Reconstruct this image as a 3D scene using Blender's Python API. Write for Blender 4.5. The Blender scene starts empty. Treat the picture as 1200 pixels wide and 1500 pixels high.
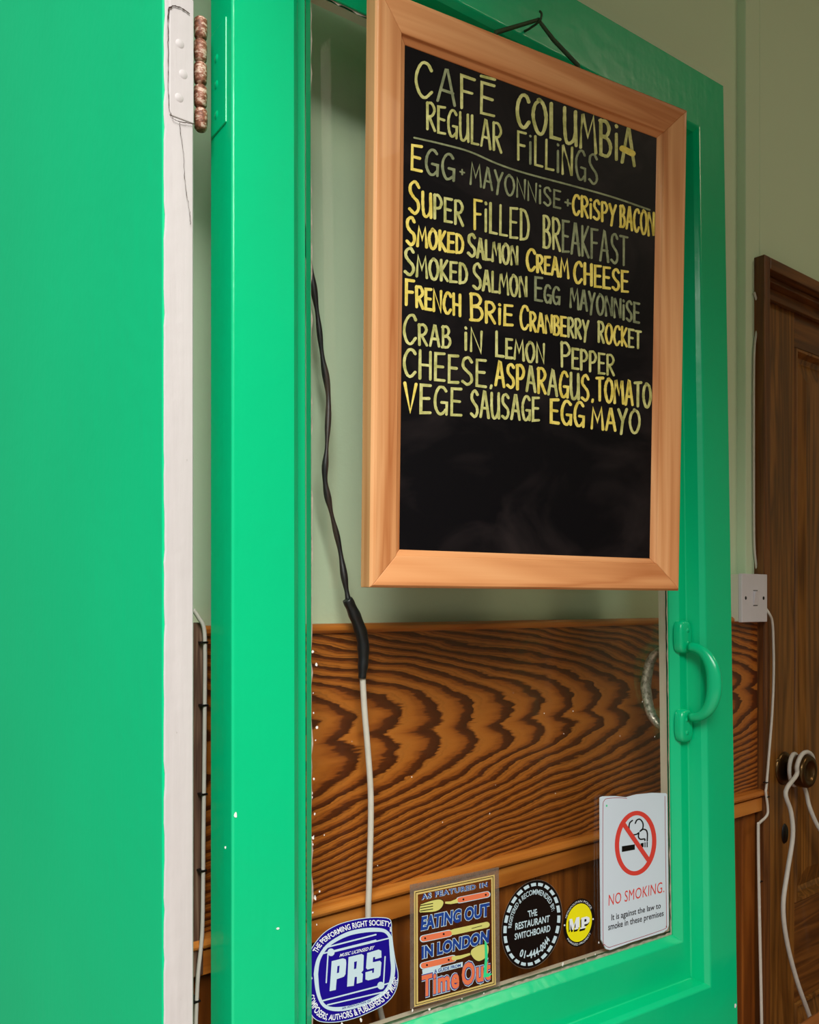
import bpy, bmesh, math, random
import numpy as np
from mathutils import Vector, Matrix
from mathutils.geometry import tessellate_polygon
random.seed(7)
PI = math.pi
SC = bpy.context.scene
COL = SC.collection

# ------------------------------------------------------------------ camera
EYE = 1.25                       # eye height, camera stands at x=0 y=0
FPX, HOR = 1250.0, 885.0         # focal length in pixels, horizon row
TH = math.radians(51.0)
Fv = np.array([math.cos(TH), math.sin(TH), 0.0])
Rv = np.array([math.sin(TH), -math.cos(TH), 0.0])
Uv = np.array([0.0, 0.0, 1.0])
CAM = np.array([0.0, 0.0, EYE])
cd = bpy.data.cameras.new('camera')
cam = bpy.data.objects.new('camera', cd)
COL.objects.link(cam)
cd.sensor_fit = 'HORIZONTAL'
cd.sensor_width = 36.0
cd.lens = 36.0 * FPX / 1200.0
cd.shift_y = (HOR - 750.0) / 1200.0
cd.clip_start = 0.02
cam.matrix_world = Matrix(((Rv[0], 0, -Fv[0], 0), (Rv[1], 0, -Fv[1], 0), (0, 1, 0, EYE), (0, 0, 0, 1)))
SC.camera = cam

# ------------------------------------------------------------------ light
world = bpy.data.worlds.new('sky')
SC.world = world
world.use_nodes = True
wn = world.node_tree
wn.nodes.clear()
wo = wn.nodes.new('ShaderNodeOutputWorld')
bg = wn.nodes.new('ShaderNodeBackground')
bg.inputs[0].default_value = (0.93, 0.97, 1.0, 1)
bg.inputs[1].default_value = 0.30
wn.links.new(bg.outputs[0], wo.inputs[0])
SKY_DOME = bg

def area(name, loc, target, sx, sy, power, col):
    l = bpy.data.lights.new(name, 'AREA')
    l.shape = 'RECTANGLE'
    l.size, l.size_y, l.energy, l.color = sx, sy, power, col
    o = bpy.data.objects.new(name, l)
    o.location = loc
    o.rotation_euler = (Vector(target) - Vector(loc)).to_track_quat('-Z', 'Y').to_euler()
    COL.objects.link(o)
    return o
# the bright strip of street and sky in front of the shop
area('street_daylight', (-1.25, -2.7, 4.7), (0.8, 0.75, 1.25), 3.6, 2.8, 600, (1.0, 0.985, 0.96))
# warm ceiling panel deeper in the room
area('ceiling_lamp', (2.3, -1.3, 3.1), (2.3, -1.3, 0), 0.6, 0.6, 16, (1.0, 0.86, 0.62))

vs = SC.view_settings
SC.display_settings.display_device = 'sRGB'
vs.view_transform = 'Standard'
vs.look = 'None'
vs.gamma = 1.0
vs.use_curve_mapping = False
vs.exposure = -0.12

# ------------------------------------------------------------------ small maths
def ray(px, py):
    return Fv + Rv * ((px - 600.0) / FPX) + Uv * ((HOR - py) / FPX)
def on_y(px, py, Y):                      # pixel -> point on a plane parallel to the wall
    r = ray(px, py)
    return CAM + r * (Y / r[1])
def on_x(px, py, X):
    r = ray(px, py)
    return CAM + r * (X / r[0])

# the open green door: origin at the floor under its hinge arris, u along it, v into it, w up
DA = math.radians(54.7)
Dd = Rv * math.sin(DA) + Fv * math.cos(DA)
Dn = -(Rv * math.cos(DA) - Fv * math.sin(DA))
D0 = np.array(list((-0.1635 * Rv + 0.786 * Fv)[:2]) + [0.0])
TWIST, TWTOP = 0.0228, 1.854              # the old door is slightly in wind
def warp(u, v, w):
    return (u, v - TWIST * u * (TWTOP - w), w)
def door_world(u, v, w):
    u, v, w = warp(u, v, w)
    return D0 + Dd * u + Dn * v + Uv * w
def Dpx(px, py, v0):
    r = ray(px, py)
    t = 0.9
    for _ in range(40):
        P = CAM + r * t - D0
        u, w = P @ Dd, P[2]
        want = v0 - TWIST * u * (TWTOP - w)
        t += (want - P @ Dn) / (r @ Dn)
    P = CAM + r * t - D0
    return P @ Dd, P[2]

# the chalkboard: hangs off the door, top leaning forward
BY, BT = math.radians(60.55), math.radians(1.3)
Bd = Rv * math.sin(BY) + Fv * math.cos(BY)
Bn = Rv * math.cos(BY) - Fv * math.sin(BY)
Bu = Uv * math.cos(BT) + Bn * math.sin(BT)
Bn = np.cross(Bd, Bu)
BZ = 0.862
BO = CAM + ray(542.5, 860.5) * BZ
BW, BH = 0.43642 * BZ / 0.86, 0.59927 * BZ / 0.86
def Bpx(px, py, c=0.0):
    r = ray(px, py)
    t = ((BO + Bn * c - CAM) @ Bn) / (r @ Bn)
    P = CAM + r * t - BO
    return P @ Bd, P @ Bu

# ------------------------------------------------------------------ mesh builder
class MB:
    def __init__(s):
        s.v, s.f, s.m, s.sm = [], [], [], []
    def add(s, vs_, fs, mat=0, smooth=False):
        b = len(s.v)
        s.v += [tuple(float(c) for c in p) for p in vs_]
        for f in fs:
            s.f.append(tuple(b + i for i in f)); s.m.append(mat); s.sm.append(smooth)
        return s
    def box(s, a, b, mat=0):
        (x0, y0, z0), (x1, y1, z1) = a, b
        x0, x1 = min(x0, x1), max(x0, x1); y0, y1 = min(y0, y1), max(y0, y1); z0, z1 = min(z0, z1), max(z0, z1)
        v = [(x0,y0,z0),(x1,y0,z0),(x1,y1,z0),(x0,y1,z0),(x0,y0,z1),(x1,y0,z1),(x1,y1,z1),(x0,y1,z1)]
        return s.add(v, [(0,3,2,1),(4,5,6,7),(0,1,5,4),(1,2,6,5),(2,3,7,6),(3,0,4,7)], mat)
    def tube(s, pts, rad, n=10, mat=0, caps=True, flat=1.0, ref=(0.13, 0.2, 0.97)):
        pts = [Vector(p) for p in pts]
        if not hasattr(rad, '__len__'): rad = [rad] * len(pts)
        rings = []
        up = Vector(ref)
        for i, p in enumerate(pts):
            t = (pts[min(i+1, len(pts)-1)] - pts[max(i-1, 0)]).normalized()
            a = up - t * up.dot(t)
            if a.length < 1e-4: a = Vector((1, 0, 0)) - t * t.x
            a.normalize(); up = a
            b = t.cross(a)
            rings.append([p + (a * math.cos(2*PI*k/n) * flat + b * math.sin(2*PI*k/n)) * rad[i] for k in range(n)])
        V = [q for r in rings for q in r]
        Fc = [(i*n+k, i*n+(k+1) % n, (i+1)*n+(k+1) % n, (i+1)*n+k) for i in range(len(pts)-1) for k in range(n)]
        s.add(V, Fc, mat, True)
        if caps:
            b = len(s.v) - len(V)
            for fc in (tuple(b+k for k in range(n))[::-1], tuple(b+(len(pts)-1)*n+k for k in range(n))):
                s.f.append(fc); s.m.append(mat); s.sm.append(False)
        return s
    def lathe(s, origin, axis, prof, n=32, mat=0):
        o, ax = Vector(origin), Vector(axis).normalized()
        a = ax.orthogonal().normalized(); b = ax.cross(a)
        V, Fc = [], []
        for (r, h) in prof:
            for k in range(n):
                V.append(o + ax*h + (a*math.cos(2*PI*k/n) + b*math.sin(2*PI*k/n)) * r)
        for i in range(len(prof)-1):
            for k in range(n):
                Fc.append((i*n+k, i*n+(k+1) % n, (i+1)*n+(k+1) % n, (i+1)*n+k))
        s.add(V, Fc, mat, True)
        return s
    def build(s, name, mats, parent=None, loc=None, bevel=0.0, seg=2, wf=None, sub=0, autosm=False, kind=None):
        if not isinstance(mats, (list, tuple)): mats = [mats]
        V = s.v
        if wf: V = [tuple(wf(*p)) for p in V]
        if loc == 'auto':
            A = np.array(V); loc = (A.min(0) + A.max(0)) / 2; loc[2] = A.min(0)[2]
        if loc is not None:
            V = [(p[0]-loc[0], p[1]-loc[1], p[2]-loc[2]) for p in V]
        me = bpy.data.meshes.new(name)
        me.from_pydata(V, [], s.f)
        for m in mats: me.materials.append(m)
        me.polygons.foreach_set('material_index', s.m)
        me.polygons.foreach_set('use_smooth', s.sm)
        bm = bmesh.new(); bm.from_mesh(me)
        bmesh.ops.recalc_face_normals(bm, faces=bm.faces)
        bm.to_mesh(me); bm.free()
        me.update()
        o = bpy.data.objects.new(name, me)
        if loc is not None: o.location = loc
        COL.objects.link(o)
        if parent is not None: o.parent = parent
        if bevel:
            b = o.modifiers.new('bevel', 'BEVEL'); b.width = bevel; b.segments = seg
            b.limit_method = 'ANGLE'; b.angle_limit = math.radians(40); b.harden_normals = False
        if kind: o['kind'] = kind
        return o

def tag(o, label=None, cat=None, group=None, kind=None):
    if label: o['label'] = label
    if cat: o['category'] = cat
    if group: o['group'] = group
    if kind: o['kind'] = kind
    return o
def empty(name, loc, rz=0.0):
    o = bpy.data.objects.new(name, None)
    o.empty_display_size = 0.05
    o.location = loc; o.rotation_euler = (0, 0, rz)
    COL.objects.link(o)
    return o
def spline(pts, n=8):                      # Catmull-Rom through the points
    P = [np.array(p, float) for p in pts]
    P = [2*P[0]-P[1]] + P + [2*P[-1]-P[-2]]
    out = []
    for i in range(1, len(P)-2):
        for k in range(n):
            t = k / n
            a, b, c, d = P[i-1], P[i], P[i+1], P[i+2]
            out.append(0.5*((2*b) + (c-a)*t + (2*a-5*b+4*c-d)*t*t + (3*b-a-3*c+d)*t**3))
    out.append(P[-2])
    return out

# ------------------------------------------------------------------ materials
def lin(r, g, b):
    f = lambda c: (c/255/12.92) if c/255 <= 0.04045 else ((c/255+0.055)/1.055)**2.4
    return (f(r), f(g), f(b), 1.0)
class NT:
    def __init__(s, name):
        s.m = bpy.data.materials.new(name); s.m.use_nodes = True
        s.t = s.m.node_tree; s.t.nodes.clear()
        s.out = s.n('ShaderNodeOutputMaterial'); s.b = s.n('ShaderNodeBsdfPrincipled')
        s.l(s.b.outputs[0], s.out.inputs[0])
    def n(s, typ, **kw):
        x = s.t.nodes.new(typ)
        for k, v in kw.items(): setattr(x, k, v)
        return x
    def l(s, a, b): s.t.links.new(a, b)
    def put(s, sock, v):
        if hasattr(v, 'is_linked') or isinstance(v, bpy.types.NodeSocket): s.l(v, sock)
        else: sock.default_value = v
    def coord(s, scale=(1,1,1), loc=(0,0,0), rot=(0,0,0)):
        c = s.n('ShaderNodeTexCoord'); mp = s.n('ShaderNodeMapping')
        mp.inputs['Scale'].default_value = scale; mp.inputs['Location'].default_value = loc; mp.inputs['Rotation'].default_value = rot
        s.l(c.outputs['Object'], mp.inputs['Vector'])
        return mp.outputs[0]
    def noise(s, vec, scale=5, detail=3, rough=0.5, dist=0.0):
        x = s.n('ShaderNodeTexNoise'); s.l(vec, x.inputs['Vector'])
        x.inputs['Scale'].default_value = scale; x.inputs['Detail'].default_value = detail
        x.inputs['Roughness'].default_value = rough; x.inputs['Distortion'].default_value = dist
        return x.outputs[0]
    def math(s, op, a, b=0.0, c=0.0):
        x = s.n('ShaderNodeMath', operation=op)
        for i, v in enumerate((a, b, c)): s.put(x.inputs[i], v)
        return x.outputs[0]
    def ramp(s, fac, stops, interp='LINEAR'):
        x = s.n('ShaderNodeValToRGB'); x.color_ramp.interpolation = interp
        e = x.color_ramp.elements
        while len(e) < len(stops): e.new(0.5)
        for i, (p, c) in enumerate(stops):
            e[i].position = p; e[i].color = c if len(c) == 4 else (*c, 1)
        s.l(fac, x.inputs[0])
        return x.outputs[0]
    def mix(s, fac, a, b, mode='MIX'):
        x = s.n('ShaderNodeMix', data_type='RGBA', blend_type=mode)
        s.put(x.inputs[0], fac); s.put(x.inputs[6], a); s.put(x.inputs[7], b)
        return x.outputs[2]
    def bump(s, h, strength=0.3, dist=0.002):
        x = s.n('ShaderNodeBump'); x.inputs['Strength'].default_value = strength; x.inputs['Distance'].default_value = dist
        s.l(h, x.inputs['Height']); s.l(x.outputs[0], s.b.inputs['Normal'])
    def set(s, col=None, rough=None, metal=None, spec=None, coat=None):
        if col is not None: s.put(s.b.inputs['Base Color'], col)
        if rough is not None: s.put(s.b.inputs['Roughness'], rough)
        if metal is not None: s.put(s.b.inputs['Metallic'], metal)
        if spec is not None: s.put(s.b.inputs['Specular IOR Level'], spec)
        if coat is not None: s.put(s.b.inputs['Coat Weight'], coat)
        return s.m

def plain(name, c, rough=0.5, metal=0.0, spec=0.5, var=0.06, scale=30):
    t = NT(name)
    nz = t.noise(t.coord(), scale, 3)
    d = tuple(x*(1-var*2) for x in c[:3]) + (1,)
    return t.set(t.mix(nz, d, c), rough, metal, spec)

def gloss_paint(name, c, rough=0.22, wear=True, spec=.5):
    t = NT(name)
    fine = t.noise(t.coord((90, 90, 3)), 1.0, 3)          # brush marks run up and down
    lump = t.noise(t.coord(), 45, 2)
    big = t.noise(t.coord(), 4, 2)
    col = t.mix(big, tuple(x*0.93 for x in c[:3]) + (1,), tuple(min(1, x*1.04) for x in c[:3]) + (1,))
    if wear:
        chip = t.ramp(t.noise(t.coord((1, 1, .6)), 55, 5, .62), [(0, (0,0,0)), (.775, (0,0,0)), (.80, (1,1,1))])
        col = t.mix(chip, col, (c[0]*.5+.01, c[1]*.55, c[2]*.5, 1))
    h = t.math('ADD', t.math('MULTIPLY', fine, .35), t.math('MULTIPLY', lump, .8))
    t.bump(h, 0.32, 0.0018)
    return t.set(col, rough, 0, spec)

GREEN = lin(0, 188, 124)
GREEN_PANEL = lin(0, 197, 129)
M = {}
M['green'] = gloss_paint('green_gloss_paint', GREEN)
M['green_flat'] = gloss_paint('green_panel_paint', GREEN_PANEL, 0.5, True, .1)
def white_paint():
    t = NT('cracked_white_paint')
    st = t.noise(t.coord((70, 70, 4)), 1.0, 4, .6)
    sp = t.ramp(t.noise(t.coord((1, 1, .5)), 140, 4, .7), [(0, (0,0,0)), (.70, (0,0,0)), (.74, (1,1,1))])
    c = t.mix(st, lin(180, 173, 171), lin(206, 200, 198))
    c = t.mix(t.math('MULTIPLY', sp, .5), c, lin(150, 140, 135))
    t.bump(t.math('ADD', st, t.noise(t.coord(), 60, 3)), .3, .0015)
    return t.set(c, .55)
M['white_paint'] = white_paint()
def plaster(name, a, b):
    t = NT(name)
    f = t.noise(t.coord(), 140, 4, .6)
    g = t.noise(t.coord(), 3, 2)
    t.bump(f, .3, .0012)
    return t.set(t.mix(g, a, b), .7, 0, .3)
M['wall'] = plaster('pale_green_wall_paint', lin(208, 228, 192), lin(214, 233, 200))
M['wall_in'] = plaster('cream_wall_paint', lin(205, 205, 180), lin(212, 212, 188))
M['ceil'] = plaster('ceiling_paint', lin(215, 212, 190), lin(222, 218, 196))
M['brick'] = plaster('render', lin(170, 165, 158), lin(180, 175, 168))
M['paving'] = plaster('paving', lin(165, 160, 155), lin(180, 175, 170))
M['cream'] = plain('cream_paint', lin(222, 213, 188), .4)
M['putty'] = plain('cracked_putty', lin(200, 188, 168), .8, 0, .3, .35, 160)
M['flake'] = plain('bare_paint_flake', lin(235, 232, 225), .7, 0, .3)
M['dark'] = plain('dark_crack_line', lin(70, 58, 52), .9, 0, .2)  # dark tone of the cracks themselves in the white paint
M['gap_shade'] = plain('painted_gap_shade', lin(14, 11, 9), .9, 0, .1)  # near-black colour standing in for shade in the rocker's gaps

def wood(name, c0, c1, c2, axis='x', sc=1.0, rough=.4, dens=1.0, coat=.2, spec=.4):
    t = NT(name)
    s1 = {'x': (1.5, 26, 26), 'z': (26, 26, 1.5), 'y': (26, 1.5, 26)}[axis]
    s2 = {'x': (3, 150, 150), 'z': (150, 150, 3), 'y': (150, 3, 150)}[axis]
    s1 = tuple(q*sc for q in s1); s2 = tuple(q*sc for q in s2)
    a = t.noise(t.coord(s1), 1.0, 3, .5, .6)
    rings = t.math('PINGPONG', t.math('MULTIPLY', a, 9*dens), 1.0)
    b = t.noise(t.coord(s2), 1.0, 3, .6)
    k = t.math('ADD', t.math('MULTIPLY', rings, .6), t.math('MULTIPLY', b, .45))
    c = t.ramp(k, [(.1, c0), (.5, c1), (.92, c2)])
    t.bump(b, .12, .0006)
    return t.set(c, rough, 0, spec, coat)
M['frame_h'] = wood('orange_pine_across', lin(226, 166, 112), lin(212, 146, 92), lin(184, 112, 62), 'x', .9, .5, .8, 0.05, .3)
M['frame_v'] = wood('orange_pine_upright', lin(230, 172, 118), lin(214, 150, 96), lin(180, 108, 58), 'z', .9, .5, .9, 0.05, .3)
M['dado'] = wood('stained_pine_moulding', lin(212, 136, 58), lin(196, 116, 42), lin(160, 86, 28), 'x', .8, .32)
M['boards'] = wood('stained_matchboard', lin(160, 92, 32), lin(134, 72, 22), lin(96, 48, 14), 'z', .8, .38)
M['door_v'] = wood('brown_door_upright', lin(158, 104, 44), lin(130, 82, 30), lin(84, 50, 16), 'z', 1.0, .4)
M['door_h'] = wood('brown_door_across', lin(140, 88, 36), lin(112, 66, 25), lin(74, 40, 13), 'x', 1.0, .4)
M['door_end'] = wood('brown_lining', lin(132, 80, 34), lin(108, 62, 24), lin(76, 42, 16), 'z', 1.2, .45)
M['table'] = wood('table_top', lin(150, 88, 42), lin(132, 74, 32), lin(100, 54, 22), 'x', 1.0, .35)
M['batten'] = wood('weathered_batten', lin(150, 125, 100), lin(110, 80, 60), lin(70, 45, 32), 'z', 2.0, .7)

def veneer():                                  # big cathedral figure, hearts pointing to the right
    t = NT('cathedral_pine_veneer')
    c = t.n('ShaderNodeTexCoord'); sp = t.n('ShaderNodeSeparateXYZ')
    t.l(c.outputs['Object'], sp.inputs[0])
    x, z = sp.outputs[0], sp.outputs[2]
    lowv = t.noise(t.coord((3.0, 1, 9)), 1.0, 2, .5)
    midv = t.noise(t.coord((8, 1, 40)), 1.0, 4, .6)
    zz = t.math('ADD', t.math('SUBTRACT', z, 1.092), t.math('MULTIPLY', t.math('SUBTRACT', lowv, .5), .045))
    az = t.math('ABSOLUTE', zz)
    d = t.math('SUBTRACT', az, .022)
    para = t.math('DIVIDE', t.math('MULTIPLY', t.math('MULTIPLY', d, d), 1050), t.math('ADD', t.math('MULTIPLY', t.math('ABSOLUTE', d), 6.0), 1.0))
    ph = t.math('ADD', para, t.math('MULTIPLY', x, 15.5))
    ph = t.math('ADD', ph, t.math('MULTIPLY', midv, 1.25))
    fr = t.math('FRACT', ph)
    hair = t.noise(t.coord((22, 1, 520)), 1.0, 3, .7)
    fr2 = t.math('ADD', fr, t.math('MULTIPLY', t.math('SUBTRACT', hair, .5), .42))
    fr2 = t.math('ADD', fr2, t.math('MULTIPLY', t.math('SUBTRACT', t.noise(t.coord((7, 1, 30), (3, 0, 1)), 1.0, 2), .5), .45))
    col = t.ramp(fr2, [(0.0, lin(70, 32, 14)), (.05, lin(150, 82, 28)), (.12, lin(200, 122, 46)), (.48, lin(184, 104, 36)), (.66, lin(146, 76, 26)), (.74, lin(84, 38, 16)), (.97, lin(58, 25, 12))])
    fine = t.math('FRACT', t.math('ADD', t.math('MULTIPLY', ph, 3.0), t.math('MULTIPLY', hair, .5)))
    line = t.ramp(fine, [(.0, (0,0,0)), (.45, (0,0,0)), (.9, (1,1,1)), (1, (0,0,0))])
    col = t.mix(t.math('MULTIPLY', line, t.math('MINIMUM', t.math('MULTIPLY', az, 7.0), .75)), col, lin(92, 44, 17))
    tone = t.noise(t.coord((2, 1, 5)), 1.0, 2)
    col = t.mix(t.math('MULTIPLY', tone, .35), col, lin(120, 62, 20))
    t.bump(t.math('ADD', fr, hair), .05, .0005)
    return t.set(col, .3, 0, .45, .25)
M['veneer'] = veneer()

def glass():
    t = NT('old_window_glass')
    tr = t.n('ShaderNodeBsdfTransparent'); tr.inputs[0].default_value = (.98, .99, .98, 1)
    gl = t.n('ShaderNodeBsdfGlossy'); gl.inputs['Roughness'].default_value = .015
    fr = t.n('ShaderNodeFresnel'); ge_ = t.n('ShaderNodeNewGeometry')
    t.l(t.math('MULTIPLY_ADD', ge_.outputs['Backfacing'], 1/1.45-1.45, 1.45), fr.inputs[0])
    wav = t.n('ShaderNodeBump'); wav.inputs['Strength'].default_value = .06; wav.inputs['Distance'].default_value = .004
    t.l(t.noise(t.coord(), 6, 1), wav.inputs['Height']); t.l(wav.outputs[0], gl.inputs['Normal'])
    mx = t.n('ShaderNodeMixShader')
    t.l(fr.outputs[0], mx.inputs[0]); t.l(tr.outputs[0], mx.inputs[1]); t.l(gl.outputs[0], mx.inputs[2])
    t.l(mx.outputs[0], t.out.inputs[0])
    return t.m
M['glass'] = glass()
def board_black():
    t = NT('chalkboard_black')
    sm = t.noise(t.coord((1, 1, 1.4)), 9, 4, .6, .8)
    sp = t.ramp(t.noise(t.coord(), 260, 3, .7), [(0, (0,0,0)), (.755, (0,0,0)), (.79, (1,1,1))])
    c = t.mix(t.ramp(sm, [(.45, (0,0,0)), (.8, (1,1,1))]), lin(9, 8, 11), lin(38, 32, 32))
    c = t.mix(t.math('MULTIPLY', sp, .4), c, lin(95, 88, 82))
    return t.set(c, .5, 0, .10)
M['black_board'] = board_black()
def chalk(name, a, b):
    t = NT(name)
    n = t.noise(t.coord(), 90, 4, .65)
    return t.set(t.ramp(n, [(.3, a), (.66, b)]), .75, 0, .2)
M['chalk_yellow'] = chalk('yellow_chalk_pen', lin(206, 182, 66), lin(240, 222, 118))
M['chalk_pale'] = chalk('pale_yellow_chalk_pen', lin(158, 158, 84), lin(214, 212, 140))
M['chalk_grey'] = chalk('faded_chalk_pen', lin(106, 112, 82), lin(154, 160, 118))
M['cord'] = plain('green_painted_cord', lin(44, 70, 32), .6, 0, .4, .3, 200)
M['black_rubber'] = plain('black_cable', lin(26, 26, 30), .45)
M['tape'] = plain('black_tape', lin(20, 24, 32), .38, 0, .5, .3, 120)
M['white_cable'] = plain('grubby_white_cable', lin(226, 218, 204), .5, 0, .4, .12, 90)
M['plastic'] = plain('white_plastic', lin(226, 222, 226), .35)
M['plastic_old'] = plain('yellowed_plastic', lin(224, 224, 202), .4)
def rust():
    t = NT('flaking_hinge_paint')
    n = t.noise(t.coord((1, 1, 2)), 130, 4, .7)
    return t.set(t.ramp(n, [(.40, lin(96, 50, 32)), (.52, lin(150, 92, 66)), (.60, lin(206, 180, 160)), (.72, lin(170, 116, 86))]), .6)
M['rust'] = rust()
def steel():
    t = NT('worn_steel')
    n = t.noise(t.coord(), 150, 4, .7)
    k = t.ramp(n, [(.36, (0,0,0)), (.58, (1,1,1))])
    return t.set(t.mix(k, lin(90, 78, 60), lin(205, 195, 175)), .35, t.math('MULTIPLY', k, .7))
M['steel'] = steel()
M['brass'] = plain('dark_brass', lin(112, 84, 50), .3, .9, .5, .2)
M['black_iron'] = plain('black_iron', lin(22, 18, 15), .4, .3)
M['navy'] = plain('navy_vinyl', lin(18, 8, 132), .3, 0, .4, .03)
M['ice'] = plain('pale_blue_print', lin(190, 214, 222), .4, 0, .4, .03)
M['print_white'] = plain('white_print', lin(226, 234, 238), .4, 0, .4, .02)
M['ink'] = plain('black_print', lin(8, 8, 10), .3, 0, .4, .02)
M['film'] = None
def film():
    t = NT('brown_clear_film')
    tr = t.n('ShaderNodeBsdfTransparent'); tr.inputs[0].default_value = (.55, .42, .36, 1)
    mx = t.n('ShaderNodeMixShader'); mx.inputs[0].default_value = .45
    t.set(lin(70, 34, 20), .35)
    t.l(tr.outputs[0], mx.inputs[1]); t.l(t.b.outputs[0], mx.inputs[2]); t.l(mx.outputs[0], t.out.inputs[0])
    return t.m
M['film'] = film()
def edge_film():
    t = NT('dirty_film_edge')
    tr = t.n('ShaderNodeBsdfTransparent'); mx = t.n('ShaderNodeMixShader')
    k = t.noise(t.coord(), 120, 4, .7)
    t.l(t.ramp(k, [(.3, (.5,.5,.5)), (.7, (.85,.85,.85))]), mx.inputs[0])
    t.set(lin(112, 100, 88), .5)
    t.l(tr.outputs[0], mx.inputs[1]); t.l(t.b.outputs[0], mx.inputs[2]); t.l(mx.outputs[0], t.out.inputs[0])
    return t.m
M['edge_film'] = edge_film()
M['gold'] = plain('gold_print', lin(206, 182, 110), .4, 0, .4, .08)
M['blue_ink'] = plain('blue_print', lin(22, 62, 140), .4, 0, .4, .05)
M['orange_ink'] = plain('orange_print', lin(226, 118, 78), .4, 0, .4, .08)
M['lime_ink'] = plain('lime_print', lin(208, 206, 116), .4, 0, .4, .08)
M['yellow_ink'] = plain('yellow_print', lin(232, 224, 20), .35, 0, .4, .02)
M['green_daub'] = plain('green_paint_daub', lin(50, 214, 140), .3)
M['sign_white'] = plain('sign_board', lin(206, 220, 230), .35, 0, .4, .03, 8)
M['sign_red'] = plain('sign_red', lin(214, 66, 56), .35, 0, .4, .04)
M['sign_dark_red'] = plain('sign_red_line', lin(158, 48, 64), .35, 0, .4, .04)

# ------------------------------------------------------------------ the setting
WY, WSTEP, WAIN = 0.835, 0.818, 0.812
def slab(name, a, b, mat, bevel=0.0):
    return MB().box(a, b).build(name, mat, kind='structure', bevel=bevel)
ZT = 3.2
XSTEP = on_y(1080, 400, WY)[0]
slab('wall_left', (0.345, WY, 0), (XSTEP, WY+0.12, ZT), M['wall'])
XL0 = on_y(1105, 600, WSTEP)[0]           # brown door lining starts here
Z_LIN = EYE + (HOR-372)/FPX*1.549
stp = MB()
stp.box((XSTEP, WSTEP, 0), (XL0+0.02, WY+0.12, ZT))
stp.box((XL0+0.02, WSTEP, Z_LIN-0.01), (2.55, WY+0.12, ZT))
stp.box((2.44, WSTEP, 0), (4.5, WY+0.12, Z_LIN-0.01))
stp.build('wall_left_recess', M['wall'], kind='structure', bevel=.002)
slab('floor', (-0.0, -4.6, -0.06), (4.5, 0.955, 0.0), M['boards'])
slab('pavement', (-7, -6, -0.12), (0.0, 6, -0.02), M['paving'])
slab('ceiling', (0.22, -4.6, ZT), (4.5, 0.955, ZT+0.1), M['ceil'])
slab('wall_right', (0.34, -4.7, 0), (4.5, -4.6, ZT), M['wall_in'])
slab('wall_back', (4.5, -4.7, 0), (4.6, 0.955, ZT), M['wall_in'])
JX0, JX1, JY = 0.311, 0.340, 0.735
wf = MB()
wf.box((JX0, JY+0.003, 0.0), (JX1-0.001, 2.4, 3.3))
wf.build('wall_front', M['green_flat'], kind='structure', bevel=.0015)
lj = MB()                                  # ragged painted edge of the white door post
zs = np.linspace(0, 2.9, 260)
V = []
for z in zs:
    e = JX0 + 0.0004 + 0.0012*random.random()**2
    V += [(e, JY+0.0015, z), (e+.0012, JY, z), (JX1-.0015, JY, z), (JX1, JY+.0015, z), (JX1, JY+.003+.03, z)]
lj.add(V, [(i*5+k, i*5+k+1, (i+1)*5+k+1, (i+1)*5+k) for i in range(len(zs)-1) for k in range(4)], 0, False)
trim = lj.build('trim_1', M['white_paint'], kind='structure')
tag(trim, 'white painted door post with cracked paint beside the green panel', 'door post')
# lintel over the open shopfront (out of frame)
so = MB()
so.box((0.22, -4.6, 2.22), (0.34, JY, 3.3))
so.build('wall_front_lintel', M['green_flat'], kind='structure')

# wainscot on the left wall
XW1 = on_y(1124, 1000, WAIN)[0]
def zy(px, py, Y): return on_y(px, py, Y)[2]
z_cap1 = zy(600, 912, WAIN-.006); z_cap0 = zy(600, 924.5, WAIN)
z_d1 = zy(664, 1276, WAIN-.01); z_d0 = zy(664, 1289, WAIN-.006); z_b0 = zy(664, 1318, WAIN-.004)
wc = empty('wainscot', (0.36, WY, 0))
tag(wc, 'varnished wood wainscot with swirling grain along the green wall', 'wainscot', kind='structure')
off = lambda x, y, z: (x-0.36, y-WY, z)
vp = MB().box((0.345, WAIN, z_d1-.004), (XW1-.006, WY-.0005, z_cap0+.002))
o = vp.build('veneer_panel', M['veneer'], wc, wf=off); tag(o, 'veneer panel with large cathedral wood grain')
def moulding(y_prof, x0, x1, name, mat, bevel=.001):
    m = MB(); n = len(y_prof)
    V = [(x0, y, z) for y, z in y_prof] + [(x1, y, z) for y, z in y_prof]
    m.add(V, [(i, (i+1) % n, n+(i+1) % n, n+i) for i in range(n)] + [tuple(range(n))[::-1], tuple(range(n, 2*n))], 0, False)
    return m.build(name, mat, wc, wf=off, bevel=bevel)
h = z_cap1 - z_cap0
moulding([(WY-.0005, z_cap1), (WAIN-.002, z_cap1), (WAIN-.006, z_cap1-h*.3), (WAIN-.006, z_cap1-h*.7), (WAIN-.003, z_cap0), (WY-.0005, z_cap0)], .345, XW1, 'cap_moulding', M['dado'])
zc = (z_d1+z_d0)/2; rr = (z_d1-z_d0)/2
prof = [(WY-.0005, z_d1)] + [(WAIN-.004-rr*math.sin(a)*1.9, zc+rr*math.cos(a)) for a in np.linspace(0, PI, 9)] + [(WAIN-.003, z_d0-.0006), (WAIN-.003, z_d0-.0016), (WAIN-.009, z_d0-.0018), (WAIN-.009, z_b0), (WY-.0005, z_b0)]
moulding(prof, .345, XW1-.026, 'dado_moulding', M['dado'], .0004)
et = MB().box((XW1-.006, WAIN-.002, z_d1), (XW1, WY-.0005, z_cap0+.002)).build('end_strip', M['dado'], wc, wf=off, bevel=.001)
mb = MB()
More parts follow.
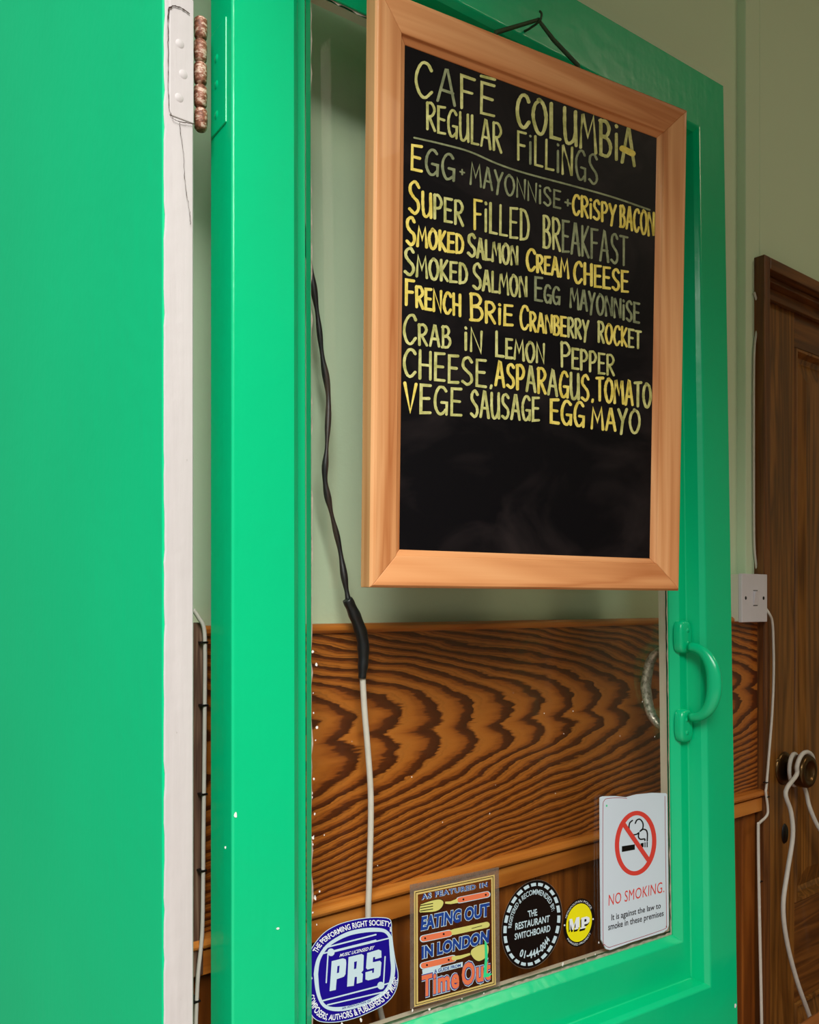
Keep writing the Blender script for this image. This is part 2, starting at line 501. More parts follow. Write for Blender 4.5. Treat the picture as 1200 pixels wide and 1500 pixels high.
for k in range(14):
    xa = .345 + k*.0905
    xb = min(xa+.0895, XL0-.0005)
    if xa > XL0-.01: break
    mb.box((xa, WAIN+.003+.0006*(k % 2), 0.001), (xb, WY-.0005, z_b0+.002))
mb.build('matchboard', M['boards'], wc, wf=off, bevel=.0022)

# ------------------------------------------------------------------ brown panelled door in its lining
DY = 0.845
XLf = on_y(1129, 600, .798)[0]
d2 = empty('door_2', (XL0, DY, 0))
tag(d2, 'brown panelled wooden door at the far right', 'door', kind='structure')
o2 = lambda x, y, z: (x-XL0, y-DY, z)
XD1 = XLf + .80
MB().box((XL0, .798, 0.001), (XLf, .93, Z_LIN)).build('door_lining', M['door_end'], d2, wf=o2, bevel=.002)
MB().box((XD1, .798, 0.001), (XD1+.022, .93, Z_LIN)).build('door_lining', M['door_end'], d2, wf=o2, bevel=.002)
zh = Z_LIN - .022
MB().box((XLf, .798, zh), (XD1, .93, Z_LIN)).build('head_lining', M['door_h'], d2, wf=o2, bevel=.002)
r_ = ray(1130, 441); zt2 = EYE + r_[2]*DY/r_[1]
MB().box((XLf, .816, zh-.010), (XD1, .842, zh)).box((XLf, .832, zt2-.006), (XD1, .8425, zh-.010)).build('door_stop', M['door_h'], d2, wf=o2, bevel=.002)
xs0 = XLf+.002; xs1 = on_y(1164, 900, DY)[0]; xp1 = XD1-.003-(xs1-xs0)
def dz(px, py): return on_y(px, py, DY)[2]
zr1 = dz(1164, 508); zl1 = dz(1168, 1322)
zr0 = zl1
MB().box((xs0, DY, .006), (xs1, DY+.04, zt2)).build('stile', M['door_v'], d2, wf=o2, bevel=.0015)
MB().box((xp1, DY, .006), (XD1-.003, DY+.04, zt2)).build('stile', M['door_v'], d2, wf=o2, bevel=.0015)
MB().box((xs1, DY, zr1), (xp1, DY+.04, zt2)).build('rail', M['door_h'], d2, wf=o2, bevel=.0015)
MB().box((xs1, DY, zl1-.20), (xp1, DY+.04, zl1)).build('rail', M['door_h'], d2, wf=o2, bevel=.0015)
MB().box((xs1, DY, .006), (xp1, DY+.04, .22)).build('rail', M['door_h'], d2, wf=o2, bevel=.0015)
def panel2(za, zb, name):
    m = MB()
    a, b = xs1, xp1
    rings = [(0, DY+.004), (.003, DY-.003), (.008, DY-.003), (.013, DY+.012), (.022, DY+.016), (.026, DY+.014), (.06, DY+.005)]
    V = []
    for ins, y in rings:
        V += [(a+ins, y, za+ins), (b-ins, y, za+ins), (b-ins, y, zb-ins), (a+ins, y, zb-ins)]
    Fc = [(i*4+k, i*4+(k+1) % 4, (i+1)*4+(k+1) % 4, (i+1)*4+k) for i in range(len(rings)-1) for k in range(4)] + [tuple(4*(len(rings)-1)+k for k in range(4))]
    m.add(V, Fc)
    return m.build(name, M['door_v'], d2, wf=o2)
panel2(zl1, zr1, 'panel'); panel2(.22, zl1-.20, 'panel')
# knob, rose, keyhole
KC = on_y(1150, 1125, DY)
kx, kz = KC[0], KC[2]
kn = MB().lathe((kx, DY, kz), (0, -1, 0), [(.0, .0), (.013, .0), (.012, .018), (.016, .022), (.029, .024), (.032, .030), (.032, .046), (.030, .050), (.022, .0515), (.019, .049), (.017, .045), (.0, .044)], 40)
ko = kn.build('door_knob', M['brass'], d2, wf=o2); tag(ko, 'round dark brass door knob')
rs = MB().lathe((kx-.004, DY, kz), (0, -1, 0), [(0, .0062), (.020, .006), (.030, .004), (.033, .0005), (.033, -.001)], 36)
rs.build('rose', M['brass'], d2, wf=o2)
P = on_y(1125+1120+140-1246+.5, 1114, DY)
sc2 = MB().lathe((on_y(1139, 1114, DY)[0], DY, on_y(1139, 1114, DY)[2]), (0, -1, 0), [(0, .003), (.0025, .0025), (.004, 0)], 14)
sc2.build('screw', M['brass'], d2, wf=o2)
P = on_y(1149, 1221, DY)
es = MB()
ring = [(math.cos(a)*.011, math.sin(a)*.020) for a in np.linspace(0, 2*PI, 28)[:-1]]
n = len(ring)
V = [(P[0]+x, DY-.0005, P[2]+z) for x, z in ring] + [(P[0]+x*.8, DY-.004, P[2]+z*.85) for x, z in ring]
es.add(V, [(i, (i+1) % n, n+(i+1) % n, n+i) for i in range(n)] + [tuple(range(n, 2*n))], 0, True)
es.build('keyhole_cover', M['black_iron'], d2, wf=o2)

# ------------------------------------------------------------------ the open green door
door = empty('door_1', tuple(D0), math.atan2(Dd[1], Dd[0]))
tag(door, 'open green glazed door carrying the chalkboard and stickers', 'door', kind='structure')
VT = 0.052                                   # thickness
uR_t, wT = Dpx(1060.5, 125.5, 0.0)
uR_b, _ = Dpx(1081, 1494, 0.0)
UW = (uR_t + uR_b)/2
# opening corners measured at lower right, left side mirrored
def corner(px, py, v): return Dpx(px, py, v)
uO1, wB1 = corner(1039, 1446, .0)
uO2, wB2 = corner(1010.4, 1433.5, .024)
uO3, wB3 = corner(996, 1381, .024)
uO4, wB4 = corner(985, 1369, .034)
uO1 = (uO1 + Dpx(1036, 850, 0)[0])/2
uO2 = (uO2 + Dpx(1006.5, 850, .024)[0])/2
uO4 = (uO4 + Dpx(978.5, 900, .034)[0])/2
uO3 = uO4 + .010
uL = Dpx(431, 700, 0)[0]
_, wT4 = Dpx(541, 21, .034)
wT1 = Dpx(1024, 186, 0)[1]
wT4 = max(wT4, wT1-.06)
OP = [(uL, uO1, wB1, wT1, 0.0), (uL+.0075, uO1-.006, wB1-(-.004), wT1-.006, .006),
      (uL+.010, uO2, wB2, wT1-.010, .024), (uL+.010+(uO2-uO3), uO3, wB3, wT1-.010-(uO2-uO3), .024),
      (uL+.020+(uO2-uO3), uO4, wB4, wT1-.020-(uO2-uO3), .034)]
UL4 = OP[4][0]
def frame_part(side):                        # one rail or stile, mitred round the opening
    m = MB()
    out = (0.0, UW, 0.012, wT)
    def c(rg, k):                            # corners 0 BL,1 BR,2 TR,3 TL
        a, b, lo, hi, v = rg
        return [(a, v, lo), (b, v, lo), (b, v, hi), (a, v, hi)][k]
    rings = [(out[0], out[1], out[2], out[3], VT), (out[0], out[1], out[2], out[3], 0.0)] + OP[:4] 
    back = [(OP[3][0], OP[3][1], OP[3][2], OP[3][3], VT)]
    rings = rings + back
    k0, k1 = {'B': (0, 1), 'R': (1, 2), 'T': (2, 3), 'L': (3, 0)}[side]
    N = 14
    V = []
    for rg in rings:
        A, B = np.array(c(rg, k0)), np.array(c(rg, k1))
        # stiles run through: butt joints instead of mitres
        for q in range(N+1): V.append(tuple(A + (B-A)*q/N))
    n = len(rings); st = N+1
    Fc = []
    for i in range(n):
        j = (i+1) % n
        for q in range(N): Fc.append((i*st+q, i*st+q+1, j*st+q+1, j*st+q))
    m.add(V, Fc)
    return m.build({'B': 'rail', 'T': 'rail', 'L': 'stile', 'R': 'stile'}[side], M['green'], door, wf=warp, bevel=.0022 if side == 'L' else .0016, seg=3)
for s_ in 'LRTB': frame_part(s_)
# glazing bead (green, outside), cream bead inside, putty line, glass
def ringmesh(r0, r1, name, mat, close=None, N=16, jit=0.0, kind=None):
    m = MB(); V = []
    def pts(rg):
        a, b, lo, hi, v = rg
        cs = [np.array(p) for p in ((a, v, lo), (b, v, lo), (b, v, hi), (a, v, hi))]
        o = []
        for k in range(4):
            for q in range(N): o.append(cs[k] + (cs[(k+1) % 4]-cs[k])*q/N)
        return o
    A = pts(r0); B = pts(r1)
    if jit:
        cx = np.array([(r0[0]+r0[1])/2, 0, (r0[2]+r0[3])/2])
        for i in range(len(B)):
            dvec = cx - B[i]; dvec[1] = 0; dvec = np.sign(dvec)*np.array([abs(dvec[0]) > .8*(r0[1]-r0[0])/2, 0, abs(dvec[2]) > .9*(r0[3]-r0[2])/2])
            B[i] = B[i] + dvec*jit*random.random()**2
    V = A + B; n = len(A)
    Fc = [(i, (i+1) % n, n+(i+1) % n, n+i) for i in range(n)]
    if close:
        C_ = pts(close); V += C_
        Fc += [(n+i, n+(i+1) % n, 2*n+(i+1) % n, 2*n+i) for i in range(n)]
    m.add(V, Fc)
    return m.build(name, mat, door, wf=warp, kind=kind)
gb = ringmesh((*OP[3][:4], .0242), (OP[4][0], OP[4][1], OP[4][2], OP[4][3], .0325), 'glazing_bead', M['green'], (OP[4][0], OP[4][1], OP[4][2], OP[4][3], .0349))
rp = (OP[4][0], OP[4][1], OP[4][2], OP[4][3], .0347)
rpi = (OP[4][0]+.0012, OP[4][1]-.0016, OP[4][2]+.0022, OP[4][3]-.001, .0346)
pt = ringmesh(rp, rpi, 'putty', M['putty'], N=90, jit=.0022); tag(pt, 'thin ragged line of cream putty round the glass')
ib = (OP[4][0], OP[4][1], OP[4][2], OP[4][3], .0392)
ib = (OP[4][0]-.004, OP[4][1]+.001, OP[3][2]+.012, OP[4][3], .0392)
cb = ringmesh(ib, (OP[4][0]-.004, OP[4][1]+.001, OP[3][2]+.010, OP[4][3], VT-.001), 'inner_bead', M['cream'], (OP[3][0]-.001, OP[3][1]+.001, OP[3][2]-.001, OP[3][3]+.001, VT+.0005)); tag(cb, 'cream painted inner bead')
g = MB().box((OP[4][0]-.003, .035, OP[4][2]-.003), (OP[4][1]+.003, .039, OP[4][3]+.003))
go = g.build('glass_pane', M['glass'], door, wf=warp); tag(go, 'clear window glass')
# paint flecks on the glass along the edges
fl = MB()
for k in range(70):
    if k < 26: u, w = UL4 + .001 + abs(random.gauss(0, .004)), random.uniform(OP[4][2], OP[4][2]+.42)
    elif k < 44: u, w = random.uniform(UL4, OP[4][1]), OP[4][2] + .001+abs(random.gauss(0, .012))
    else: u, w = random.uniform(UL4, OP[4][1]), random.uniform(OP[4][2], OP[4][2]+.36)
    r = random.uniform(.0005, .0013) * (1.6 if k < 44 else .7)
    pts = [(u + math.cos(a)*r*random.uniform(.5, 1.1), .0347, w + math.sin(a)*r*random.uniform(.5, 1.6)) for a in np.linspace(0, 2*PI, 8)[:-1]]
    fl.add(pts, [tuple(range(7))])
pu, pw = Dpx(449, 1334, .0347)
fl.add([(pu-.002, .0346, pw-.010), (pu+.003, .0346, pw-.006), (pu+.0045, .0346, pw+.002), (pu+.001, .0346, pw+.010), (pu-.002, .0346, pw+.008)], [(0,1,2,3,4)])
fo = fl.build('paint_flecks', M['flake'], door, wf=warp, kind='stuff'); tag(fo, 'white paint flecks splashed on the glass', kind='stuff')
# chips on the paint
ch = MB()
for (px, py, sx, sy) in ((345, 1194, .0016, .0030), (330, 1241, .001, .0012), (407, 1360, .0016, .0014), (1077, 1473, .0022, .0040)):
    u, w = Dpx(px, py, 0)
    pts = [(u+math.cos(a)*sx*random.uniform(.7, 1.2), -.0004, w+math.sin(a)*sy*random.uniform(.7, 1.2)) for a in np.linspace(0, 2*PI, 9)[:-1]]
    ch.add(pts, [tuple(range(8))])
co = ch.build('paint_chip', M['flake'], door, wf=warp); tag(co, 'bare chips in the green paint', kind='stuff')

# pull handle on the outside
hu, hw1 = Dpx(1001, 933, .020)
_, hw0 = Dpx(1003, 1063, .020)
def plate(wc_, name, flip):
    m = MB(); hw, hh = .0130, .0225
    ring = []
    for k in range(28):
        a = 2*PI*k/28
        x, z = math.cos(a), math.sin(a)
        ex = .55
        ring.append((hw*math.copysign(abs(x)**ex, x), hh*math.copysign(abs(z)**(ex+.15), z)))
    n = len(ring); V = []
    for v, s_ in ((.026, 1.0), (.0165, 1.0), (.0145, .86), (.0138, .6)):
        V += [(hu+x*s_, v, wc_+z*s_) for x, z in ring]
    Fc = [(i*n+k, i*n+(k+1) % n, (i+1)*n+(k+1) % n, (i+1)*n+k) for i in range(3) for k in range(n)] + [tuple(range(3*n, 4*n))]
    m.add(V, Fc, 0, True)
    p = m.build(name, M['green'], hd, wf=warp)
    for dz_ in (.009, -.009):
        s = MB().lathe((hu+.002*flip, .0142, wc_+dz_), (0, -1, 0), [(0, .0012), (.003, .0008), (.004, -.001)], 14)
        s.build('screw', M['green'], hd, wf=warp)
mid = (hw1+hw0)/2; hl = (hw1-hw0)/2
gp = [(hu+.005*math.sin(a), .011-.036*math.sin(a)**.85, mid+(hl-.013)*math.copysign(abs(math.cos(a))**.9, math.cos(a))) for a in np.linspace(0, PI, 41)]
rad = [.0062 + .0038*math.sin(PI*i/(len(gp)-1))**2 for i in range(len(gp))]
hd = MB().tube(gp, rad, 14, flat=.62, ref=(0, 1, 0))
hd = hd.build('pull_handle', M['green'], door, wf=warp); tag(hd, 'green painted pull handle')
plate(hw1, 'plate', 1); plate(hw0, 'plate', -1)
# handle on the inside of the same stile, seen through the glass
iu = OP[4][1] + .024
wa, wb = Dpx(965, 950, .09)[1], Dpx(965, 1060, .09)[1]
gi = spline([(iu, VT, wa+.002), (iu-.002, VT+.016, wa-.002), (iu-.004, VT+.030, wa-.018), (iu-.005, VT+.037, (wa+wb)/2+.008), (iu-.005, VT+.037, (wa+wb)/2-.008), (iu-.004, VT+.030, wb+.018), (iu-.002, VT+.016, wb+.002), (iu, VT, wb-.002)], 8)
hi = MB().tube(gi, [.0050+.0030*math.sin(PI*i/(len(gi)-1)) for i in range(len(gi))], 12, flat=.7, ref=(0, 1, 0)).build('inner_handle', M['steel'], door, wf=warp); tag(hi, 'worn bare metal handle on the inside')
for ww in (wa, wb):
    MB().lathe((iu, VT-.001, ww), (0, 1, 0), [(.011, 0), (.011, .004), (.008, .006), (0, .0065)], 20).build('rose', M['steel'], hi, wf=warp)
# hinge: knuckle between post and door, leaf on the door edge; the other leaf sits on the post
hg = MB()
inv = lambda x, y, z: tuple(float(q) for q in ((np.array([x, y, z])-D0) @ Dd, (np.array([x, y, z])-D0) @ Dn, z))
hx, hy = 0.3525, 0.7475
zk1 = EYE + (HOR-22)/FPX*.80; zk0 = EYE + (HOR-189)/FPX*.80
for k in range(5):
    a = zk0 + (zk1-zk0)*k/5; b = zk0 + (zk1-zk0)*(k+1)/5 - .0012
    j = (random.random()-.5)*.0006
    hg.lathe((hx+j, hy, a), (0, 0, 1), [(0, 0), (.0042, 0), (.0058, .0022), (.0063, (b-a)*.5), (.0060, b-a-.0018), (.0042, b-a), (0, b-a)], 20)
hg = hg.build('hinge', M['rust'], door, wf=inv); tag(hg, 'rusty hinge barrel with flaking paint')
lf = MB().box((-.0012, .012, zk0+.004), (.0005, VT-.004, zk1-.004)).build('leaf', M['green'], hg, bevel=.001)
for px, py in ((312, 73), (314, 112), (312, 157)):
    zq = EYE + (HOR-py)/FPX*.80
    MB().lathe((-.0012, .034, zq), (-1, 0, 0), [(0, .0008), (.003, .0006), (.0042, 0)], 14).build('screw', M['green'], hg)
pl = MB()
V = []
a0, a1, b0, b1 = JX0+.005, JX1-.0006, zk0-.004, zk1+.002
pl.box((a0, JY-.0009, b0), (a1, JY+.0005, b1))
po = pl.build('post_leaf', M['white_paint'], hg, wf=inv, bevel=.0012); tag(po, 'white painted hinge leaf with three screws')
for px, py in ((263, 79), (268, 121), (262, 157)):
    zq = EYE + (HOR-py)/FPX*.79; xq = on_y(px, py, JY)[0]
    MB().lathe((xq, JY-.0009, zq), (0, -1, 0), [(0, .0007), (.0030, .0006), (.0042, 0)], 14).build('screw', M['white_paint'], hg, wf=inv)
# cracks in the old paint round the leaf and down the post
ck = MB()
def crack(pts, w):
    P3 = [on_y(px, py, JY) for px, py in pts]
    V = []
    for i, p in enumerate(P3):
        jx, ww = (random.random()-.5)*.0006, w*random.uniform(.4, 1.3)
        t = P3[min(i+1, len(P3)-1)] - P3[max(i-1, 0)]
        t = t/np.linalg.norm(t); nn = np.array([t[2], 0, -t[0]])
        V += [tuple(p+nn*ww/2+np.array([jx, -.0019 if w > 0 else 0, 0])), tuple(p-nn*ww/2+np.array([jx, -.0019, 0]))]
    ck.add(V, [(2*i, 2*i+1, 2*i+3, 2*i+2) for i in range(len(P3)-1)])
def dense(pts, n=7):
    o = []
    for (a, b) in zip(pts[:-1], pts[1:]):
        for q in range(n): o.append((a[0]+(b[0]-a[0])*q/n+random.uniform(-.35, .35), a[1]+(b[1]-a[1])*q/n+random.uniform(-.35, .35)))
    return o + [pts[-1]]
crack(dense([(245, 30), (245.5, 80), (245, 130), (247, 163), (253, 176), (263, 180), (284, 183)], 9), .0007)
crack(dense([(245, 30), (246, 14), (252, 10), (262, 12), (270, 17), (277, 22)], 5), .0013)
crack(dense([(262, 181), (264, 200), (268, 230), (269, 262), (273, 290), (277, 312), (278, 330)], 7), .0005)
cko = ck.build('paint_crack', M['dark'], trim); tag(cko, 'dark cracks in the white paint', kind='stuff')

# ------------------------------------------------------------------ lettering tools
STROKES = {
 'A': (1.0, [('l', [(0, 0), (.46, 1), (.56, 1), (1, 0)]), ('l', [(.18, .36), (.88, .36)])]),
 'B': (.85, [('l', [(.08, 0), (.06, 1)]), ('c', [(.0, .98), (.55, .99), (.85, .8), (.6, .58), (.1, .53)]), ('c', [(.1, .53), (.75, .5), (1, .27), (.7, .03), (.0, 0)])]),
 'C': (.95, [('c', [(1, .84), (.78, .98), (.42, .96), (.1, .7), (.03, .38), (.25, .06), (.6, .0), (.98, .2)])]),
 'D': (.9, [('l', [(.06, 0), (.06, 1)]), ('c', [(.0, 1), (.6, .93), (1, .55), (.75, .12), (.0, 0)])]),
 'E': (.78, [('l', [(1, 1), (.06, .98), (.04, .0), (1, .02)]), ('l', [(.06, .52), (.85, .53)])]),
 'F': (.8, [('l', [(1, 1), (.06, .98), (.04, 0)]), ('l', [(.06, .52), (.82, .54)])]),
 'G': (.95, [('c', [(.95, .86), (.7, .99), (.36, .95), (.07, .66), (.06, .3), (.3, .03), (.62, .02), (.92, .18)]), ('l', [(.55, .42), (1, .42), (.97, .0)])]),
 'H': (.95, [('l', [(.04, 1), (.04, 0)]), ('l', [(.96, 1), (.96, 0)]), ('l', [(.04, .5), (.96, .52)])]),
 'I': (.2, [('l', [(.5, 1), (.5, 0)])]),
 'i': (.2, [('l', [(.5, .74), (.5, 0)]), ('l', [(.42, .97), (.62, .94)])]),
 'K': (.85, [('l', [(.06, 1), (.06, 0)]), ('l', [(.92, 1), (.1, .45), (1, 0)])]),
 'L': (.75, [('l', [(.06, 1), (.05, .0), (1, .02)])]),
 'M': (1.25, [('l', [(0, 0), (.14, 1), (.5, .38), (.86, 1), (1, 0)])]),
 'N': (1.0, [('l', [(.02, 0), (.04, 1), (.94, .02), (.98, 1)])]),
 'O': (1.05, [('c', [(.5, 1), (.12, .8), (.0, .42), (.3, .02), (.72, .04), (1, .45), (.85, .86), (.5, 1), (.4, .99)])]),
 'P': (.8, [('l', [(.06, 0), (.04, 1)]), ('c', [(.0, .97), (.6, 1), (1, .76), (.7, .5), (.08, .44)])]),
 'R': (.88, [('l', [(.06, 0), (.04, 1)]), ('c', [(.0, .97), (.6, 1), (.95, .77), (.65, .54), (.1, .48)]), ('l', [(.32, .48), (1, 0)])]),
 'S': (.85, [('c', [(.95, .86), (.62, 1), (.18, .9), (.12, .68), (.45, .52), (.85, .38), (.92, .16), (.55, .0), (.04, .1)])]),
 'T': (.9, [('l', [(0, .98), (1, 1)]), ('l', [(.5, .98), (.48, 0)])]),
 'U': (.95, [('c', [(.03, 1), (.03, .4), (.2, .03), (.55, .02), (.9, .3), (.95, 1)]), ('l', [(.95, .9), (1, 0)])]),
 'V': (.9, [('l', [(0, 1), (.5, 0), (1, 1)])]),
 'Y': (.9, [('l', [(0, 1), (.5, .45)]), ('l', [(1, 1), (.5, .45), (.3, -.12)])]),
 '.': (.2, [('l', [(.35, .0), (.6, .08)])]),
 '+': (.6, [('l', [(.5, .8), (.5, .2)]), ('l', [(.1, .5), (.9, .5)])]),
 '-': (.6, [('l', [(.0, .5), (1, .52)])]),
}
class Sheet:
    """flat printing on a plane: to3(px,py,layer) gives the 3D point for a photo pixel"""
    def __init__(s, to3): s.mb = MB(); s.to3 = to3; s.k = 0
    def fill(s, pts, mat, layer):
        tri = tessellate_polygon([[Vector((p[0], p[1], 0)) for p in pts]])
        s.mb.add([s.to3(p[0], p[1], layer) for p in pts], [tuple(t) for t in tri], mat)
    def stroke(s, pts, w, mat, layer, n=1, closed=False, caps=True):
        pts = [np.array(p[:2], float) for p in pts]
        if closed: pts = pts + [pts[0]]
        w = w if hasattr(w, '__len__') else [w]*len(pts)
        s.k += 1
        la = layer + (s.k % 40)*.01
        V = []; N = len(pts)
        for i, p in enumerate(pts):
            if closed and i in (0, N-1):
                a, b = pts[1]-pts[0], pts[-1]-pts[-2]
            else:
                a = pts[min(i+1, N-1)]-pts[max(i, 0)] if i < N-1 else pts[i]-pts[i-1]
                b = pts[i]-pts[i-1] if i > 0 else a
            a = a/(np.linalg.norm(a)+1e-12); b = b/(np.linalg.norm(b)+1e-12)
            t = a+b; L = np.linalg.norm(t)
            t = t/L if L > .3 else a
            nn = np.array([-t[1], t[0]])
            na = np.array([-a[1], a[0]])
            m = w[i]/2/max(.6, abs(nn @ na))
            V += [p+nn*m, p-nn*m]
        s.mb.add([s.to3(q[0], q[1], la) for q in V], [(2*i, 2*i+1, 2*i+3, 2*i+2) for i in range(N-1)], mat)
        if caps and not closed:
            for e, d in ((0, pts[0]-pts[1]), (N-1, pts[-1]-pts[-2])):
                d = d/(np.linalg.norm(d)+1e-12); nn = np.array([-d[1], d[0]]); r = w[e]/2
                arc = [pts[e] + nn*r*math.cos(a) + d*r*math.sin(a) for a in np.linspace(0, PI, 7)]
                s.mb.add([s.to3(q[0], q[1], la) for q in arc], [tuple(range(7))], mat)
    def disc(s, c, rx, ry, mat, layer, n=24):
        s.mb.add([s.to3(c[0]+math.cos(2*PI*k/n)*rx, c[1]+math.sin(2*PI*k/n)*ry, layer) for k in range(n)], [tuple(range(n))], mat)

GC = {}
def _font(body, off):
    cu = bpy.data.curves.new('type', 'FONT'); cu.body = body; cu.offset = off; cu.resolution_u = 3; cu.fill_mode = 'FRONT'
    ob = bpy.data.objects.new('type', cu); COL.objects.link(ob)
    dg = bpy.context.evaluated_depsgraph_get(); dg.update()
    ev = ob.evaluated_get(dg); me = ev.to_mesh()
    r = ([(v.co.x, v.co.y) for v in me.vertices], [tuple(p.vertices) for p in me.polygons])
    ev.to_mesh_clear(); bpy.data.objects.remove(ob); bpy.data.curves.remove(cu)
    return r
def glyph(ch, off=0.0):
    if (ch, off) not in GC: GC[(ch, off)] = _font(ch, off) if ch != ' ' else ([], [])
    return GC[(ch, off)]
ADV = {}
def adv(ch):
    if ch not in ADV:
        a = max(p[0] for p in _font(ch + 'I', 0)[0]); b = max(p[0] for p in _font('I', 0)[0])
        ADV[ch] = a - b
    return ADV[ch]
CAPH = max(p[1] for p in glyph('H')[0])
def words(s, text, q, mat, layer, bold=0.0, track=0.0, slant=0.0):
    """text in the px quad (baseline start, baseline end, top start, top end)"""
    q = [np.array(p, float) for p in q]
    pos = []; x = 0
    for ch in text: pos.append(x); x += adv(ch) + track
    xs = [p[0] + pos[0] for p in glyph(text[0], bold)[0]]
    xe = [p[0] + pos[-1] for p in glyph(text[-1], bold)[0]]
    x0, x1 = min(xs), max(xe)
    for ch, px_ in zip(text, pos):
        V, Fc = glyph(ch, bold)
        out = []
        for (gx, gy) in V:
            t = gy/CAPH; f = (gx+px_+slant*gy-x0)/(x1-x0)
            b = q[0]+(q[1]-q[0])*f; tp = q[2]+(q[3]-q[2])*f
            p = b+(tp-b)*t
            out.append(s.to3(p[0], p[1], layer))
        s.mb.add(out, Fc, mat)
def on_path(s, text, base, top, mat, layer, bold=0.0, track=0.0):
    """text along a px curve: base and top polylines of equal length"""
    base = np.array(base, float); top = np.array(top, float)
    sl = np.r_[0, np.cumsum(np.linalg.norm(np.diff(base, axis=0), axis=1))]; sl /= sl[-1]
    pos = []; x = 0
    for ch in text: pos.append(x); x += adv(ch) + track
    tot = x - track
    for ch, p0 in zip(text, pos):
        V, Fc = glyph(ch, bold); out = []
        for gx, gy in V:
            f = min(1, max(0, (gx+p0)/tot)); t = gy/CAPH
            b = np.array([np.interp(f, sl, base[:, k]) for k in (0, 1)]); tp = np.array([np.interp(f, sl, top[:, k]) for k in (0, 1)])
            p = b+(tp-b)*t
            out.append(s.to3(p[0], p[1], layer))
        s.mb.add(out, Fc, mat)

# ------------------------------------------------------------------ chalkboard
Rb = Matrix(((Bd[0], -Bn[0], Bu[0]), (Bd[1], -Bn[1], Bu[1]), (Bd[2], -Bn[2], Bu[2])))
cbd = empty('chalkboard', tuple(BO))
cbd.rotation_euler = Rb.to_euler()
tag(cbd, 'wood framed chalkboard menu hanging on the open green door', 'chalkboard')
# board-local: x along, y into the board (away from viewer), z up
FW, TK = 0.040, 0.022
PRF = [(0, TK), (0, .0025), (.0025, 0), (.006, .0002), (FW-.007, .007), (FW-.006, .0095), (FW, .0125), (FW, TK)]
def rail(side):
    m = MB(); V = []; N = 2
    cs = {'B': lambda d: ((d, d), (BW-d, d)), 'T': lambda d: ((BW-d, BH-d), (d, BH-d)), 'L': lambda d: ((d, BH-d), (d, d)), 'R': lambda d: ((BW-d, d), (BW-d, BH-d))}[side]
    for d, y in PRF:
        for (x, z) in cs(d): V.append((x, y, z))
    n = len(PRF)
    Fc = [(2*i, 2*i+1, 2*((i+1) % n)+1, 2*((i+1) % n)) for i in range(n)]
    m.add(V, Fc + [tuple(2*i for i in range(n)), tuple(2*i+1 for i in range(n))[::-1]])
    o = m.build('frame_rail', M['frame_h'] if side in 'TB' else M['frame_v'], cbd, bevel=.0006)
for s_ in 'TBLR': rail(s_)
MB().box((FW-.004, .0130, FW-.004), (BW-FW+.004, .018, BH-FW+.004)).build('writing_panel', M['black_board'], cbd)
CPL = -.0129
def cto3(px, py, layer):                  # layer * 0.1 mm in front of the panel
    a, b = Bpx(px, py, CPL)
    return (a, .0129 - .00012*layer, b)
CH = Sheet(cto3)
def chalk_word(text, b0, b1, h0, h1, z, mats, wpx=4.6, big=None):
    """text between zoomed pixel baselines b0,b1 with cap heights h0,h1; z = (ox,oy) offset of the zoom at .375"""
    ox, oy = z; k = .375
    P0 = np.array([ox+b0[0]*k, oy+b0[1]*k]); P1 = np.array([ox+b1[0]*k, oy+b1[1]*k]); h0 *= k; h1 *= k
    gap = .36; wpx *= .92
    ws = [STROKES[c][0]*(1.35 if (big and i == 0) else 1) for i, c in enumerate(text)]
    tot = sum(ws) + gap*(len(text)-1)
    x = 0
    for i, c in enumerate(text):
        m = mats[i] if isinstance(mats, (list, tuple)) else mats
        hh = big*k if (big and i == 0) else None
        jit = random.uniform(-.04, .04)
        for kind, pts in STROKES[c][1]:
            pp = [(q[0]+random.uniform(-.02, .02), q[1]+random.uniform(-.015, .015)) for q in pts]
            if kind == 'c': pp = [tuple(q) for q in spline(pp, 6)]
            out = []
            for (gx, gy) in pp:
                f = (x + gx*ws[i])/tot
                b = P0+(P1-P0)*f; H = hh if hh else h0+(h1-h0)*f
                out.append((b[0]+jit*2, b[1] - gy*H))
            wd = wpx*(1 - .1*f)
            CH.stroke(out, [wd*random.uniform(.88, 1.1) for _ in out], m, 1)
        x += ws[i]+gap
A_, B_ = (560, 60), (560, 360)
Y, Pp, G = 0, 1, 2
chalk_word('CAFE', (130, 210), (437, 294), 136, 118, A_, [Pp, G, Pp, Pp], 4.8)
CH.stroke([(560+386*.375, 60+137*.375), (560+440*.375, 60+151*.375)], 4.0, Pp, 1)
chalk_word('COLUMBiA', (527, 330), (985, 488), 128, 138, A_, [Pp, Pp, Pp, Pp, Pp, Pp, Pp, Pp], 5.6)
CH.stroke([(560+938*.375, 60+420*.375), (560+978*.375, 60+440*.375)], 9, Y, 1)
chalk_word('REGULAR', (175, 342), (465, 436), 102, 108, A_, Pp, 4.2)
chalk_word('FiLLiNGS', (530, 463), (840, 562), 112, 114, A_, [Pp, G, Pp, Pp, G, Pp, G, G], 4.0)
CH.stroke([(560+x*.375, 60+y*.375) for x, y in spline([(125, 378), (230, 402), (340, 432), (450, 480), (560, 517), (740, 565), (900, 610), (1045, 660)], 5)], 2.6, G, 1)
chalk_word('EGG', (115, 500), (280, 546), 95, 100, A_, [Y, G, G], 4.6)
chalk_word('+', (302, 525), (322, 530), 30, 30, A_, G, 3)
chalk_word('MAYONNiSE', (345, 560), (695, 655), 85, 66, A_, G, 3.6)
chalk_word('+', (712, 648), (738, 655), 38, 38, A_, G, 3.4)
